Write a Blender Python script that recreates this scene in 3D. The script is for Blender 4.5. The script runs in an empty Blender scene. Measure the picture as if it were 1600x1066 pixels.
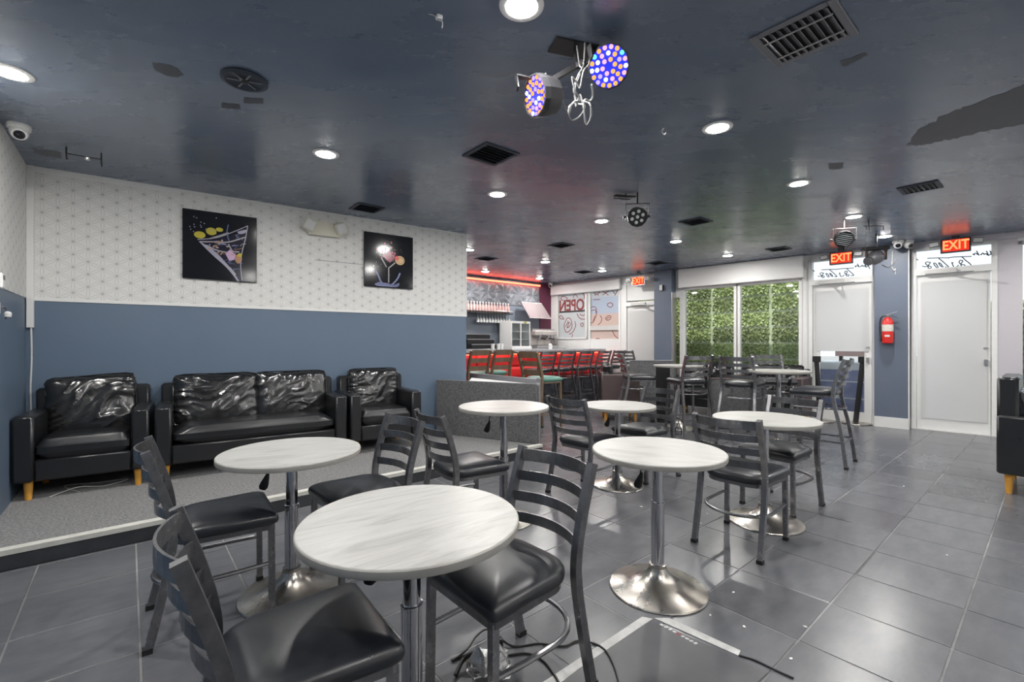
import bpy, math, random
from mathutils import Vector, Matrix, noise
random.seed(7)
R = math.radians
sc = bpy.context.scene
COL = sc.collection

# ------------------------------------------------------------ camera, world, sun, exposure
F, CX, CY, HC = 715.0, 800.0, 535.0, 1.30          # focal length in px (1600 wide), principal point, camera height
CEIL = 2.79
cam_d = bpy.data.cameras.new('camera'); cam = bpy.data.objects.new('camera', cam_d); COL.objects.link(cam)
cam.location = (0, 0, HC); cam.rotation_euler = (R(90), 0, 0)
cam_d.sensor_width = 36; cam_d.lens = 36 * F / 1600; cam_d.shift_y = (CY - 533) / 1600
cam_d.clip_start = .05
sc.camera = cam
w = bpy.data.worlds.new('sky'); sc.world = w; w.use_nodes = True
bg = w.node_tree.nodes['Background']; bg.inputs[0].default_value = (.86, .93, 1, 1); bg.inputs[1].default_value = 1.3
sun_d = bpy.data.lights.new('sun', 'SUN'); sun = bpy.data.objects.new('sun', sun_d); COL.objects.link(sun)
sun_d.energy = 4.2; sun_d.angle = R(1); sun_d.color = (1, .96, .9)
sun.rotation_euler = Vector((.28, .30, -1)).to_track_quat('-Z', 'Y').to_euler()
LAMP_W, LAMP_GLOW = 13.5, 170.0
sc.view_settings.view_transform = 'Standard'; sc.view_settings.look = 'None'
sc.view_settings.gamma = 1; sc.view_settings.use_curve_mapping = False
sc.view_settings.exposure = 0.22
sc.cycles.use_denoising = True
sc.cycles.max_bounces = 8; sc.cycles.diffuse_bounces = 4; sc.cycles.glossy_bounces = 4; sc.cycles.transparent_max_bounces = 12
sc.cycles.sample_clamp_indirect = 6

# ------------------------------------------------------------ pixel -> place helpers
def flo(px, py, z=0.0):
    d = (HC - z) * F / (py - CY); return Vector(((px - CX) / F * d, d, z))
def cei(px, py): return flo(px, py, CEIL)
def at(px, d, z=0.0): return Vector(((px - CX) / F * d, d, z))
def zat(py, d): return HC - (py - CY) / F * d

# ------------------------------------------------------------ materials
class E:                                   # tiny expression wrapper around Math nodes
    def __init__(s, nt, sock): s.nt, s.s = nt, sock
    def _op(s, op, *a):
        n = s.nt.nodes.new('ShaderNodeMath'); n.operation = op
        for i, v in enumerate((s,) + a):
            if isinstance(v, E): s.nt.links.new(v.s, n.inputs[i])
            else: n.inputs[i].default_value = v
        return E(s.nt, n.outputs[0])
    def __add__(s, o): return s._op('ADD', o)
    def __sub__(s, o): return s._op('SUBTRACT', o)
    def __mul__(s, o): return s._op('MULTIPLY', o)
    def __truediv__(s, o): return s._op('DIVIDE', o)
    def abs(s): return s._op('ABSOLUTE')
    def sin(s): return s._op('SINE')
    def round(s): return s._op('ROUND')
    def max(s, o): return s._op('MAXIMUM', o)
    def step(s, lo, hi):                   # 1 below lo, 0 above hi
        n = s.nt.nodes.new('ShaderNodeMapRange'); s.nt.links.new(s.s, n.inputs[0])
        n.inputs[1].default_value = lo; n.inputs[2].default_value = hi; n.inputs[3].default_value = 1; n.inputs[4].default_value = 0
        return E(s.nt, n.outputs[0])

M = {}
def newmat(name):
    m = bpy.data.materials.new(name); m.use_nodes = True; M[name] = m
    return m, m.node_tree, m.node_tree.nodes['Principled BSDF']
def c4(c): return tuple(c) + (1,)
def mat(name, col, rough=.5, metal=0., spec=.5, bump=None, var=None, rvar=0., stretch=None, coat=0., emit=None, col2=None, trans=0., objvar=0., sheen=0., world=False):
    """bump=(scale, strength, distance); var=(scale, amount): noise towards col2 (or a darker col)."""
    m, nt, b = newmat(name); N, L = nt.nodes, nt.links
    b.inputs['Base Color'].default_value = c4(col); b.inputs['Roughness'].default_value = rough
    b.inputs['Metallic'].default_value = metal; b.inputs['Specular IOR Level'].default_value = spec
    b.inputs['Coat Weight'].default_value = coat; b.inputs['Sheen Weight'].default_value = sheen
    if trans: b.inputs['Transmission Weight'].default_value = trans
    if emit: b.inputs['Emission Color'].default_value = c4(emit[0]); b.inputs['Emission Strength'].default_value = emit[1]
    if bump or var:
        tc = N.new('ShaderNodeTexCoord'); vec = tc.outputs['Object']
        if world:
            rm = N.new('ShaderNodeMapping'); rm.inputs['Rotation'].default_value = (0, 0, R(-40)); L.new(N.new('ShaderNodeNewGeometry').outputs['Position'], rm.inputs[0]); vec = rm.outputs[0]
        if stretch:
            mp = N.new('ShaderNodeMapping'); L.new(vec, mp.inputs[0]); mp.inputs['Scale'].default_value = stretch; vec = mp.outputs[0]
    last = None
    if var:
        n = N.new('ShaderNodeTexNoise'); n.inputs['Scale'].default_value = var[0]; n.inputs['Detail'].default_value = 6
        n.inputs['Roughness'].default_value = .62; L.new(vec, n.inputs['Vector'])
        r = N.new('ShaderNodeMapRange'); L.new(n.outputs[0], r.inputs[0]); r.inputs[1].default_value = .35; r.inputs[2].default_value = .68
        r.inputs[4].default_value = var[1]
        mx = N.new('ShaderNodeMix'); mx.data_type = 'RGBA'; L.new(r.outputs[0], mx.inputs[0])
        mx.inputs[6].default_value = c4(col); mx.inputs[7].default_value = c4(col2 or [k * .45 for k in col])
        last = mx.outputs[2]
        if rvar:
            q = N.new('ShaderNodeMapRange'); L.new(n.outputs[0], q.inputs[0]); q.inputs[1].default_value = .3; q.inputs[2].default_value = .7
            q.inputs[3].default_value = rough - rvar; q.inputs[4].default_value = rough + rvar; L.new(q.outputs[0], b.inputs['Roughness'])
    if objvar:
        oi = N.new('ShaderNodeObjectInfo'); r2 = N.new('ShaderNodeMapRange'); L.new(oi.outputs['Random'], r2.inputs[0])
        r2.inputs[3].default_value = 1 - objvar; r2.inputs[4].default_value = 1 + objvar
        mm = N.new('ShaderNodeMix'); mm.data_type = 'RGBA'; mm.blend_type = 'MULTIPLY'; mm.inputs[0].default_value = 1
        if last: L.new(last, mm.inputs[6])
        else: mm.inputs[6].default_value = c4(col)
        L.new(r2.outputs[0], mm.inputs[7]); last = mm.outputs[2]
    if last: L.new(last, b.inputs['Base Color'])
    if bump:
        n2 = N.new('ShaderNodeTexNoise'); n2.inputs['Scale'].default_value = bump[0]; n2.inputs['Detail'].default_value = 5; L.new(vec, n2.inputs['Vector'])
        bp = N.new('ShaderNodeBump'); bp.inputs['Strength'].default_value = bump[1]; bp.inputs['Distance'].default_value = bump[2] if len(bump) > 2 else .01
        L.new(n2.outputs[0], bp.inputs['Height']); L.new(bp.outputs[0], b.inputs['Normal'])
    return m
def emis(name, col, s):
    m = bpy.data.materials.new(name); m.use_nodes = True; M[name] = m; nt = m.node_tree; nt.nodes.clear()
    e = nt.nodes.new('ShaderNodeEmission'); e.inputs[0].default_value = c4(col); e.inputs[1].default_value = s
    o = nt.nodes.new('ShaderNodeOutputMaterial'); nt.links.new(e.outputs[0], o.inputs[0]); return m

mat('tile', (.102, .105, .116), .26, spec=.5, bump=(7, .10, .004), var=(5, .6), col2=(.145, .147, .157), rvar=.012, stretch=(1, 2.2, 1), objvar=.13, world=True)
mat('grout', (.27, .27, .27), .7, var=(1.6, 1.), col2=(.045, .045, .05))
mat('ceiling_paint', (.130, .170, .245), .27, spec=.8, bump=(2.4, .16, .02), var=(1.1, .55), col2=(.185, .212, .26), rvar=.05, stretch=(1, 2.4, 1))
mat('patch_paint', (.035, .045, .065), .55, var=(6, .5))
mat('blue_paint', (.115, .162, .23), .45, bump=(30, .06, .003), var=(2.2, .35), col2=(.095, .14, .205))
mat('blue_column', (.125, .15, .20), .45, bump=(30, .05, .003), var=(3, .4), col2=(.10, .13, .19))
mat('white_paint', (.76, .76, .75), .5, var=(4, .2), col2=(.68, .68, .67))
mat('white_frame', (.78, .78, .77), .4, var=(8, .3), col2=(.68, .68, .67))
mat('frame_alu', (.62, .61, .60), .42, metal=.2, var=(9, .3), col2=(.5, .49, .48))
mat('violet_frame', (.54, .515, .55), .45)
mat('carpet', (.27, .265, .26), .95, spec=.1, bump=(80, .9, .01), var=(70, 1.), col2=(.055, .055, .06), sheen=.3)
mat('carpet_dark', (.19, .19, .195), .95, spec=.1, bump=(90, .9, .01), var=(55, .9), col2=(.065, .065, .07), sheen=.2)
mat('riser', (.035, .037, .043), .45, var=(7, .6), col2=(.065, .068, .075))
mat('trim_white', (.66, .65, .60), .5, var=(12, .5), col2=(.42, .41, .37))
mat('leather', (.011, .012, .014), .30, spec=.6, bump=(90, .06, .003), var=(4, .3), col2=(.018, .019, .022), rvar=.03)
mat('leather_slick', (.012, .0125, .0135), .19, spec=.85, bump=(40, .06, .004))
mat('vinyl', (.012, .014, .019), .34, spec=.6, bump=(60, .05, .002), var=(7, .5), col2=(.030, .031, .035), rvar=.08)
mat('gunmetal', (.28, .28, .29), .30, metal=.9, var=(14, .7), col2=(.12, .12, .13), rvar=.06, objvar=.2)
mat('rubber', (.012, .012, .013), .6)
mat('chrome', (.62, .62, .64), .10, metal=1.)
mat('chrome_worn', (.60, .58, .55), .31, metal=1., var=(7, .8), col2=(.40, .36, .30), rvar=.1, bump=(25, .05, .003))
mat('black_plastic', (.012, .012, .013), .42)
mat('black_metal', (.016, .016, .018), .38)
mat('oak_leg', (.72, .36, .06), .45, var=(16, .5), col2=(.5, .22, .03), stretch=(1, 1, .2))
mat('brown_wood', (.17, .12, .075), .45, var=(12, .6), col2=(.09, .06, .04), stretch=(1, 1, .25))
mat('green_vinyl', (.075, .20, .16), .4)
mat('brown_panel', (.085, .058, .058), .5, var=(5, .4))
mat('plank_brown', (.27, .19, .18), .6)
mat('red_vinyl', (.72, .03, .03), .35, spec=.5, bump=(14, .2, .01))
mat('bar_stone', (.34, .34, .36), .25, var=(9, .6), col2=(.2, .2, .22))
mat('bar_lower', (.10, .11, .13), .25, metal=.4, bump=(6, .9, .05), var=(5, .7), col2=(.03, .03, .04))
mat('steel', (.55, .55, .56), .28, metal=.9)
mat('grey_relief', (.22, .23, .255), .38)
mat('slate_wall', (.15, .175, .215), .5)
mat('red_lit_wall', (.11, .02, .05), .5)  # dark blue wall with the red light on it put into the colour
mat('canvas_black', (.009, .010, .014), .11, spec=.45)
mat('ivory_plastic', (.62, .60, .50), .4)
mat('white_plastic', (.72, .72, .71), .35)
mat('grey_plastic', (.12, .12, .13), .45)
mat('grey_body', (.22, .22, .24), .4, metal=.3)
mat('par_dark', (.045, .045, .05), .4, metal=.3); mat('patch_grey', (.085, .09, .105), .5, var=(3, .6), col2=(.06, .062, .07))
mat('lens_dark', (.008, .008, .012), .08, spec=.8)
mat('lens_pale', (.55, .56, .56), .15)
mat('exit_housing', (.06, .055, .06), .4)
mat('red_paint', (.62, .02, .015), .3, coat=.3)
mat('paper_label', (.75, .72, .66), .6, var=(40, .5), col2=(.35, .33, .3))
mat('foil', (.55, .55, .55), .25, metal=.8, bump=(20, .6, .02))
mat('cable_white', (.62, .62, .60), .5); mat('cable_grey', (.30, .30, .30), .5)
mat('tape', (.58, .58, .57), .5, var=(25, .7), col2=(.35, .35, .34))
mat('mat_rubber', (.062, .062, .068), .36, var=(5, .7), col2=(.085, .086, .095), bump=(60, .1, .002))
mat('scrap', (.7, .7, .68), .6)
mat('ink', (.03, .03, .035), .6)
mat('ink_red', (.25, .05, .05), .6)
mat('poster_blue', (.52, .62, .74), .5, var=(1.6, .8), col2=(.70, .62, .58))
mat('poster_peach', (.74, .52, .45), .5, var=(1.8, .7), col2=(.70, .66, .66))
mat('poster_white', (.74, .75, .76), .5)
mat('bottle_pink', (.62, .40, .38), .2)
mat('bottle_cap', (.04, .03, .03), .4)
mat('dish_white', (.75, .75, .74), .25)
mat('machine_cream', (.62, .57, .54), .3, var=(9, .3))
mat('box_blue', (.20, .21, .36), .35, coat=.4, var=(5, .8), col2=(.34, .35, .50))
mat('box_tan', (.62, .38, .18), .6)
mat('shrink_wrap', (.7, .7, .72), .2)
mat('leaf', (.21, .28, .07), .4, var=(30, .9), col2=(.50, .54, .28), objvar=.4)
mat('leaf_back', (.56, .60, .40), .8)
mat('asphalt', (.32, .31, .30), .9, var=(2, .4))
mat('olive', (.45, .38, .02), .4); mat('lilac', (.36, .35, .45), .2); mat('violet_art', (.016, .015, .030), .12)
mat('pink_art', (.55, .35, .55), .3); mat('amber_art', (.42, .20, .06), .4); mat('berry_art', (.30, .008, .055), .2); mat('berry_dark', (.10, .004, .03), .2)
mat('cherry_art', (.75, .12, .10), .4); mat('orange_art', (.72, .48, .25), .4); mat('splash_art', (.20, .22, .40), .3); mat('glass_art', (.36, .33, .34), .3); mat('blue_art_glare', (.06, .10, .22), .3)
emis('lamp_disc', (1, .98, .94), LAMP_GLOW)
emis('led_red', (1, .10, .05), 7.0)
emis('exit_face', (1, .035, .02), 1.1); emis('exit_letters', (1, .30, .10), 1.7)
emis('led_white', (.85, .9, 1), 1.6); emis('led_amber', (1, .36, .08), 1.5); emis('led_violet', (.5, .36, 1), 1.3); emis('led_cyan', (.15, 1, .6), 1.5); emis('led_pink', (1, .4, .5), 1.4)
mat('lens_blue', (.02, .02, .30), .2, emit=((.03, .05, 1.0), .8))

def wood_top():
    m, nt, b = newmat('pale_wood'); N, L = nt.nodes, nt.links
    tc = N.new('ShaderNodeTexCoord'); mp = N.new('ShaderNodeMapping'); L.new(tc.outputs['Object'], mp.inputs[0]); mp.inputs['Scale'].default_value = (1.2, 6.5, 1)
    n = N.new('ShaderNodeTexNoise'); n.inputs['Scale'].default_value = 2.6; n.inputs['Detail'].default_value = 7; n.inputs['Roughness'].default_value = .6; n.inputs['Distortion'].default_value = .9
    L.new(mp.outputs[0], n.inputs['Vector'])
    mp2 = N.new('ShaderNodeMapping'); L.new(tc.outputs['Object'], mp2.inputs[0]); mp2.inputs['Scale'].default_value = (2, 60, 1)
    n2 = N.new('ShaderNodeTexNoise'); n2.inputs['Scale'].default_value = 3; n2.inputs['Detail'].default_value = 4; L.new(mp2.outputs[0], n2.inputs['Vector'])
    r = N.new('ShaderNodeValToRGB'); L.new(n.outputs[0], r.inputs[0])
    e = r.color_ramp.elements; e[0].position = .30; e[0].color = (.33, .325, .31, 1); e[1].position = .66; e[1].color = (.50, .50, .485, 1)
    k = r.color_ramp.elements.new(.5); k.color = (.455, .452, .435, 1)
    mx = N.new('ShaderNodeMix'); mx.data_type = 'RGBA'; mx.blend_type = 'MULTIPLY'; mx.inputs[0].default_value = .25
    L.new(r.outputs[0], mx.inputs[6]); L.new(n2.outputs[0], mx.inputs[7]); 
    mm = N.new('ShaderNodeMix'); mm.data_type = 'RGBA'; mm.blend_type = 'MULTIPLY'; mm.inputs[0].default_value = 1; L.new(mx.outputs[2], mm.inputs[6]); mm.inputs[7].default_value = (1.06, 1.06, 1.05, 1)
    L.new(mm.outputs[2], b.inputs['Base Color']); b.inputs['Roughness'].default_value = .36
wood_top()
mat('edge_band', (.40, .39, .36), .45, var=(9, .5), col2=(.26, .25, .23))
mat('underside', (.03, .05, .06), .6)

def wallpaper_mat():
    m, nt, b = newmat('wallpaper'); N, L = nt.nodes, nt.links
    tc = N.new('ShaderNodeTexCoord'); sp = N.new('ShaderNodeSeparateXYZ'); L.new(tc.outputs['Object'], sp.inputs[0])
    x, z = E(nt, sp.outputs[0]), E(nt, sp.outputs[2])
    a = .112; hgt = a * math.sqrt(3) / 2; out = None
    dots = None
    for ang in (30, 90, 150):
        c, s = math.cos(R(ang)), math.sin(R(ang))
        along = x * c + z * s; perp = x * (-s) + z * c
        k = (perp / hgt).round()
        dist = (perp - k * hgt).abs()
        ph = along / a + k * .5
        lens = (ph * math.pi).sin().abs() * .011
        line = (dist - lens).abs().step(.0007, .0019)
        core = dist.step(.0006, .0022) * ((ph - ph.round()).abs().step(.05, .14))
        out = line if out is None else out.max(line)
        dots = core if dots is None else dots.max(core)
    fac = (out * .50).max(dots * .62)
    mx = N.new('ShaderNodeMix'); mx.data_type = 'RGBA'; L.new(fac.s, mx.inputs[0])
    mx.inputs[6].default_value = (.72, .715, .695, 1); mx.inputs[7].default_value = (.17, .17, .165, 1)
    L.new(mx.outputs[2], b.inputs['Base Color']); b.inputs['Roughness'].default_value = .6
wallpaper_mat()

def glass_mat(name, tint, gl=.12):
    m = bpy.data.materials.new(name); m.use_nodes = True; M[name] = m; nt = m.node_tree; nt.nodes.clear()
    t = nt.nodes.new('ShaderNodeBsdfTransparent'); t.inputs[0].default_value = c4(tint)
    g = nt.nodes.new('ShaderNodeBsdfGlossy'); g.inputs['Roughness'].default_value = .03
    f = nt.nodes.new('ShaderNodeFresnel'); f.inputs[0].default_value = 1.4
    x = nt.nodes.new('ShaderNodeMixShader'); nt.links.new(f.outputs[0], x.inputs[0]); nt.links.new(t.outputs[0], x.inputs[1]); nt.links.new(g.outputs[0], x.inputs[2])
    o = nt.nodes.new('ShaderNodeOutputMaterial'); nt.links.new(x.outputs[0], o.inputs[0])
glass_mat('pane_glass', (.93, .96, .97)); glass_mat('clear_plastic', (.85, .80, .82)); glass_mat('drink_glass', (.88, .88, .9))
def sheet_mat(name, col, tr):
    m = bpy.data.materials.new(name); m.use_nodes = True; M[name] = m; nt = m.node_tree; nt.nodes.clear(); N, L = nt.nodes, nt.links
    tc = N.new('ShaderNodeTexCoord'); n = N.new('ShaderNodeTexNoise'); n.inputs['Scale'].default_value = 2.2; L.new(tc.outputs['Object'], n.inputs[0])
    bp = N.new('ShaderNodeBump'); bp.inputs['Strength'].default_value = .25; bp.inputs['Distance'].default_value = .03; L.new(n.outputs[0], bp.inputs['Height'])
    d = N.new('ShaderNodeBsdfDiffuse'); d.inputs[0].default_value = c4(col); L.new(bp.outputs[0], d.inputs['Normal'])
    t = N.new('ShaderNodeBsdfTranslucent'); t.inputs[0].default_value = c4(col)
    x = N.new('ShaderNodeMixShader'); x.inputs[0].default_value = tr; L.new(d.outputs[0], x.inputs[1]); L.new(t.outputs[0], x.inputs[2])
    o = N.new('ShaderNodeOutputMaterial'); L.new(x.outputs[0], o.inputs[0])
sheet_mat('white_sheet', (.73, .73, .73), .27)
sheet_mat('film_hood', (.34, .28, .29), .2); sheet_mat('film_white', (.78, .81, .84), .45); sheet_mat('film_blue', (.68, .75, .86), .45); sheet_mat('film_peach', (.84, .70, .65), .45)

# ------------------------------------------------------------ mesh helpers
class MB:
    def __init__(s): s.v, s.f = [], []
    def add(s, vs, fs):
        o = len(s.v); s.v += [tuple(v) for v in vs]; s.f += [tuple(i + o for i in f) for f in fs]; return s
    def box(s, x0, x1, y0, y1, z0, z1, mtx=None, bev=0.0):
        if bev:
            b = min(bev, abs(x1 - x0) / 3, abs(y1 - y0) / 3, abs(z1 - z0) / 3)
            vs, idx = [], {}
            for ix, (xa, sx) in enumerate(((x0, 1), (x1, -1))):
                for iy, (ya, sy) in enumerate(((y0, 1), (y1, -1))):
                    for iz, (za, sz) in enumerate(((z0, 1), (z1, -1))):
                        for ax in range(3):
                            p = [xa + sx * b, ya + sy * b, za + sz * b]; p[ax] = (xa, ya, za)[ax]
                            idx[(ix, iy, iz, ax)] = len(vs); vs.append(Vector(p))
            fs = []
            g = lambda i, j, k, a: idx[(i, j, k, a)]
            for i in (0, 1):
                q = [g(i, 0, 0, 0), g(i, 1, 0, 0), g(i, 1, 1, 0), g(i, 0, 1, 0)]; fs.append(q if i else q[::-1])
                q = [g(0, i, 0, 1), g(0, i, 1, 1), g(1, i, 1, 1), g(1, i, 0, 1)]; fs.append(q if i else q[::-1])
                q = [g(0, 0, i, 2), g(1, 0, i, 2), g(1, 1, i, 2), g(0, 1, i, 2)]; fs.append(q if i else q[::-1])
            def quad(a, b_, c, d): fs.append((a, b_, c, d))
            for i in (0, 1):
                for j in (0, 1):
                    quad(g(i, j, 0, 0), g(i, j, 1, 0), g(i, j, 1, 1), g(i, j, 0, 1))
                    quad(g(i, 0, j, 0), g(i, 1, j, 0), g(i, 1, j, 2), g(i, 0, j, 2))
                    quad(g(0, i, j, 1), g(1, i, j, 1), g(1, i, j, 2), g(0, i, j, 2))
                    for k in (0, 1): fs.append((g(i, j, k, 0), g(i, j, k, 1), g(i, j, k, 2)))
        else:
            vs = [Vector((x, y, z)) for x in (x0, x1) for y in (y0, y1) for z in (z0, z1)]
            fs = [(0, 1, 3, 2), (4, 6, 7, 5), (0, 4, 5, 1), (2, 3, 7, 6), (0, 2, 6, 4), (1, 5, 7, 3)]
        if mtx: vs = [mtx @ v for v in vs]
        return s.add(vs, fs)
    def lathe(s, prof, n=32, mtx=None):
        vs, fs = [], []
        for r, z in prof:
            for k in range(n):
                a = 2 * math.pi * k / n; vs.append(Vector((r * math.cos(a), r * math.sin(a), z)))
        for i in range(len(prof) - 1):
            for k in range(n):
                k2 = (k + 1) % n; fs.append((i * n + k, i * n + k2, (i + 1) * n + k2, (i + 1) * n + k))
        if prof[0][0] > 1e-5: fs.append(tuple(range(n))[::-1])
        if prof[-1][0] > 1e-5: fs.append(tuple((len(prof) - 1) * n + k for k in range(n)))
        if mtx: vs = [mtx @ v for v in vs]
        return s.add(vs, fs)
    def sweep(s, pts, prof, up=Vector((0, 0, 1)), closed=False):
        """sweep a closed 2D profile (list of (a, b)) along points; a along side, b along 'up-ish'."""
        pts = [Vector(p) for p in pts]; n = len(prof); vs, fs = [], []
        for i, p in enumerate(pts):
            if closed: t = pts[(i + 1) % len(pts)] - pts[i - 1]
            else: t = pts[min(i + 1, len(pts) - 1)] - pts[max(i - 1, 0)]
            t.normalize(); side = t.cross(up)
            if side.length < 1e-3: side = t.cross(Vector((0, 1, 0)))
            if side.length < 1e-3: side = t.cross(Vector((1, 0, 0)))
            side.normalize(); u2 = side.cross(t).normalized()
            vs += [p + side * a + u2 * b for a, b in prof]
        m = len(pts)
        for i in range(m if closed else m - 1):
            j = (i + 1) % m
            for k in range(n):
                k2 = (k + 1) % n; fs.append((i * n + k, i * n + k2, j * n + k2, j * n + k))
        if not closed: fs += [tuple(range(n))[::-1], tuple((m - 1) * n + k for k in range(n))]
        return s.add(vs, fs)
    def tube(s, pts, r, n=8, closed=False):
        return s.sweep(pts, [(r * math.cos(2 * math.pi * k / n), r * math.sin(2 * math.pi * k / n)) for k in range(n)], closed=closed)
    def poly(s, pts, th, axis=1):
        """flat outline (list of 3D points) thickened by th along axis."""
        a = [Vector(p) for p in pts]; off = Vector((0, 0, 0)); off[axis] = th
        n = len(a); fs = [tuple(range(n)), tuple(range(2 * n - 1, n - 1, -1))]
        for k in range(n): fs.append((k, (k + 1) % n, n + (k + 1) % n, n + k))
        return s.add(a + [p + off for p in a], fs)
    def mesh(s, name, material, smooth=False):
        me = bpy.data.meshes.new(name); me.from_pydata(s.v, [], s.f)
        if material: me.materials.append(M[material])
        import bmesh
        bm = bmesh.new(); bm.from_mesh(me); bmesh.ops.recalc_face_normals(bm, faces=bm.faces); bm.to_mesh(me); bm.free()
        if smooth:
            me.polygons.foreach_set('use_smooth', [True] * len(me.polygons))
            try: me.set_sharp_from_angle(angle=R(38))
            except Exception: pass
        me.update(); return me
    def build(s, name, material, parent=None, smooth=False):
        return link(name, s.mesh(name, material, smooth), parent)

def link(name, me, parent=None):
    o = bpy.data.objects.new(name, me); COL.objects.link(o)
    if parent is not None: o.parent = parent
    return o
def tag(o, label=None, cat=None, group=None, kind=None):
    if label: o['label'] = label
    if cat: o['category'] = cat
    if group: o['group'] = group
    if kind: o['kind'] = kind
    return o
def empty(name, loc=(0, 0, 0), rz=0., label=None, cat=None, group=None, kind=None):
    o = bpy.data.objects.new(name, None); COL.objects.link(o); o.location = loc; o.rotation_euler = (0, 0, rz); o.empty_display_size = .1
    return tag(o, label, cat, group, kind)
def copy_tree(o, parent=None):
    c = o.copy(); COL.objects.link(c); c.parent = parent
    for ch in [x for x in o.children]: copy_tree(ch, c)
    return c
def circ(r, n=10, sq=False):
    return [(r * math.cos(2 * math.pi * k / n), r * math.sin(2 * math.pi * k / n)) for k in range(n)]
def sqp(a, b): return [(-a, -b), (a, -b), (a, b), (-a, b)]
def bez(pts, n=8):
    """Catmull-Rom through points."""
    P_ = [Vector(p) for p in pts]; out = []
    for i in range(len(P_) - 1):
        p0, p1, p2, p3 = P_[max(i - 1, 0)], P_[i], P_[i + 1], P_[min(i + 2, len(P_) - 1)]
        for k in range(n):
            t = k / n
            out.append(.5 * ((2 * p1) + (p2 - p0) * t + (2 * p0 - 5 * p1 + 4 * p2 - p3) * t * t + (3 * p1 - p0 - 3 * p2 + p3) * t ** 3))
    out.append(P_[-1]); return out
def text_mesh(txt, size, extrude, material, mirror=False, bold=0.):
    cu = bpy.data.curves.new('lettering', 'FONT'); cu.body = txt; cu.size = size; cu.extrude = extrude; cu.offset = bold; cu.align_x = 'CENTER'; cu.align_y = 'CENTER'
    o = bpy.data.objects.new('lettering', cu); COL.objects.link(o); bpy.context.view_layer.update()
    me = bpy.data.meshes.new_from_object(o.evaluated_get(bpy.context.evaluated_depsgraph_get()))
    bpy.data.objects.remove(o); bpy.data.curves.remove(cu)
    me.transform(Matrix.Rotation(R(90), 4, 'X'))           # stands in the xz plane, read from -y
    if mirror: me.transform(Matrix.Diagonal((-1, 1, 1, 1)))
    me.materials.clear(); me.materials.append(M[material]); return me
def cushion(w, d, h, seed=0, wr=0., n=14, p=3.2, puff=.0, freq=5., sag=0., thin=2):
    """pillow centred in x,y with its underside at z=0: rounded box with wrinkles."""
    mb = MB(); pts = {}
    vs, fs = [], []
    def key(v): return (round(v.x, 5), round(v.y, 5), round(v.z, 5))
    for ax in range(3):
        for sgn in (-1, 1):
            for i in range(n):
                for j in range(n):
                    q = []
                    for a, b in ((i, j), (i + 1, j), (i + 1, j + 1), (i, j + 1)):
                        v = Vector((0, 0, 0)); v[ax] = sgn; v[(ax + 1) % 3] = -1 + 2 * a / n; v[(ax + 2) % 3] = -1 + 2 * b / n
                        k = key(v)
                        if k not in pts: pts[k] = len(vs); vs.append(v)
                        q.append(pts[k])
                    fs.append(q if sgn > 0 else q[::-1])
    out = []
    for v in vs:
        fl_ = [abs(v[k]) for k in range(3) if k != thin]
        edge = max(fl_); rr_ = (fl_[0] ** 14 + fl_[1] ** 14) ** (1 / 14)          # rounded-rectangle outline
        c = v.copy()
        for k in range(3):
            if k != thin: c[k] = v[k] * (edge / rr_ if rr_ > 1e-6 else 1)
        e_ = min(1, edge); tk = abs(v[thin])
        if tk < .999: c[thin] = v[thin]
        c[thin] *= max(.30, (1 - e_ ** p) ** .42) if tk > .999 else .30 + 0 * e_
        if tk < .999:
            bul = 1 + 0 * tk
            for k in range(3):
                if k != thin: c[k] *= bul
        q = Vector((c.x * w / 2, c.y * d / 2, c.z * h / 2))
        if puff: q.z *= 1 + puff * (1 - c.x ** 2) * (1 - c.y ** 2)
        if wr:
            wv = noise.noise(q * freq * .55 + Vector((seed * 1.7, 2, 4)))
            th_ = .5 + .9 * noise.noise(Vector((q.x * 1.6 + seed, q.z * 1.6, 3)))
            al = q.x * math.cos(th_) + q.z * math.sin(th_); ac = -q.x * math.sin(th_) + q.z * math.cos(th_)
            f1 = 1 - abs(noise.noise(Vector((al * freq * .45 + seed * 3, ac * freq * 2.0 + wv * 1.3, seed)))) * 2.6
            f2 = 1 - abs(noise.noise(Vector((al * freq * .9 + 7, ac * freq * 3.6 + wv * 2, seed + 5)))) * 2.6
            q += c.normalized() * wr * (max(0, f1) ** 2 * .9 + max(0, f2) ** 2 * .35 + wv * .7 - .3)
        if sag: q.z -= sag * (1 - c.x ** 2)
        out.append(q + Vector((0, 0, h / 2)))
    return mb.add(out, fs)

# ------------------------------------------------------------ walls as local frames (x along the wall, room on the -y side)
class Wall:
    def __init__(s, a, b):
        s.o = Vector((a[0], a[1], 0)); dv = Vector((b[0] - a[0], b[1] - a[1], 0)); s.len = dv.length
        s.u = dv.normalized(); s.ang = math.atan2(s.u.y, s.u.x); s.n = Vector((s.u.y, -s.u.x, 0))   # n points into the room
    def hit(s, px, py, off=0.0):
        r = Vector(((px - CX) / F, 1, (CY - py) / F)); o = s.o + s.n * off; c = Vector((0, 0, HC))
        t = (o - c).dot(s.n) / r.dot(s.n); p = c + r * t
        return (p - s.o).dot(s.u), p.z
    def s_(s, px, off=0.0): return s.hit(px, CY, off)[0]
    def p(s, x, z=0.0, off=0.0): return s.o + s.u * x + s.n * off + Vector((0, 0, z))
    def put(s, o): o.location = s.o; o.rotation_euler = (0, 0, s.ang); return o
A_ = (-4.09, 3.85); A2 = (-.63, 6.30)
P0 = (1.0, 11.8); P1 = (6.85, 6.12)
wu = (Vector((P1[0] - P0[0], P1[1] - P0[1]))).normalized()
D_ = (P1[0] + wu.x * 3.22, P1[1] + wu.y * 3.22)
B_ = (A_[0] + .635 * 8.5, A_[1] - .772 * 8.5)
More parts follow.
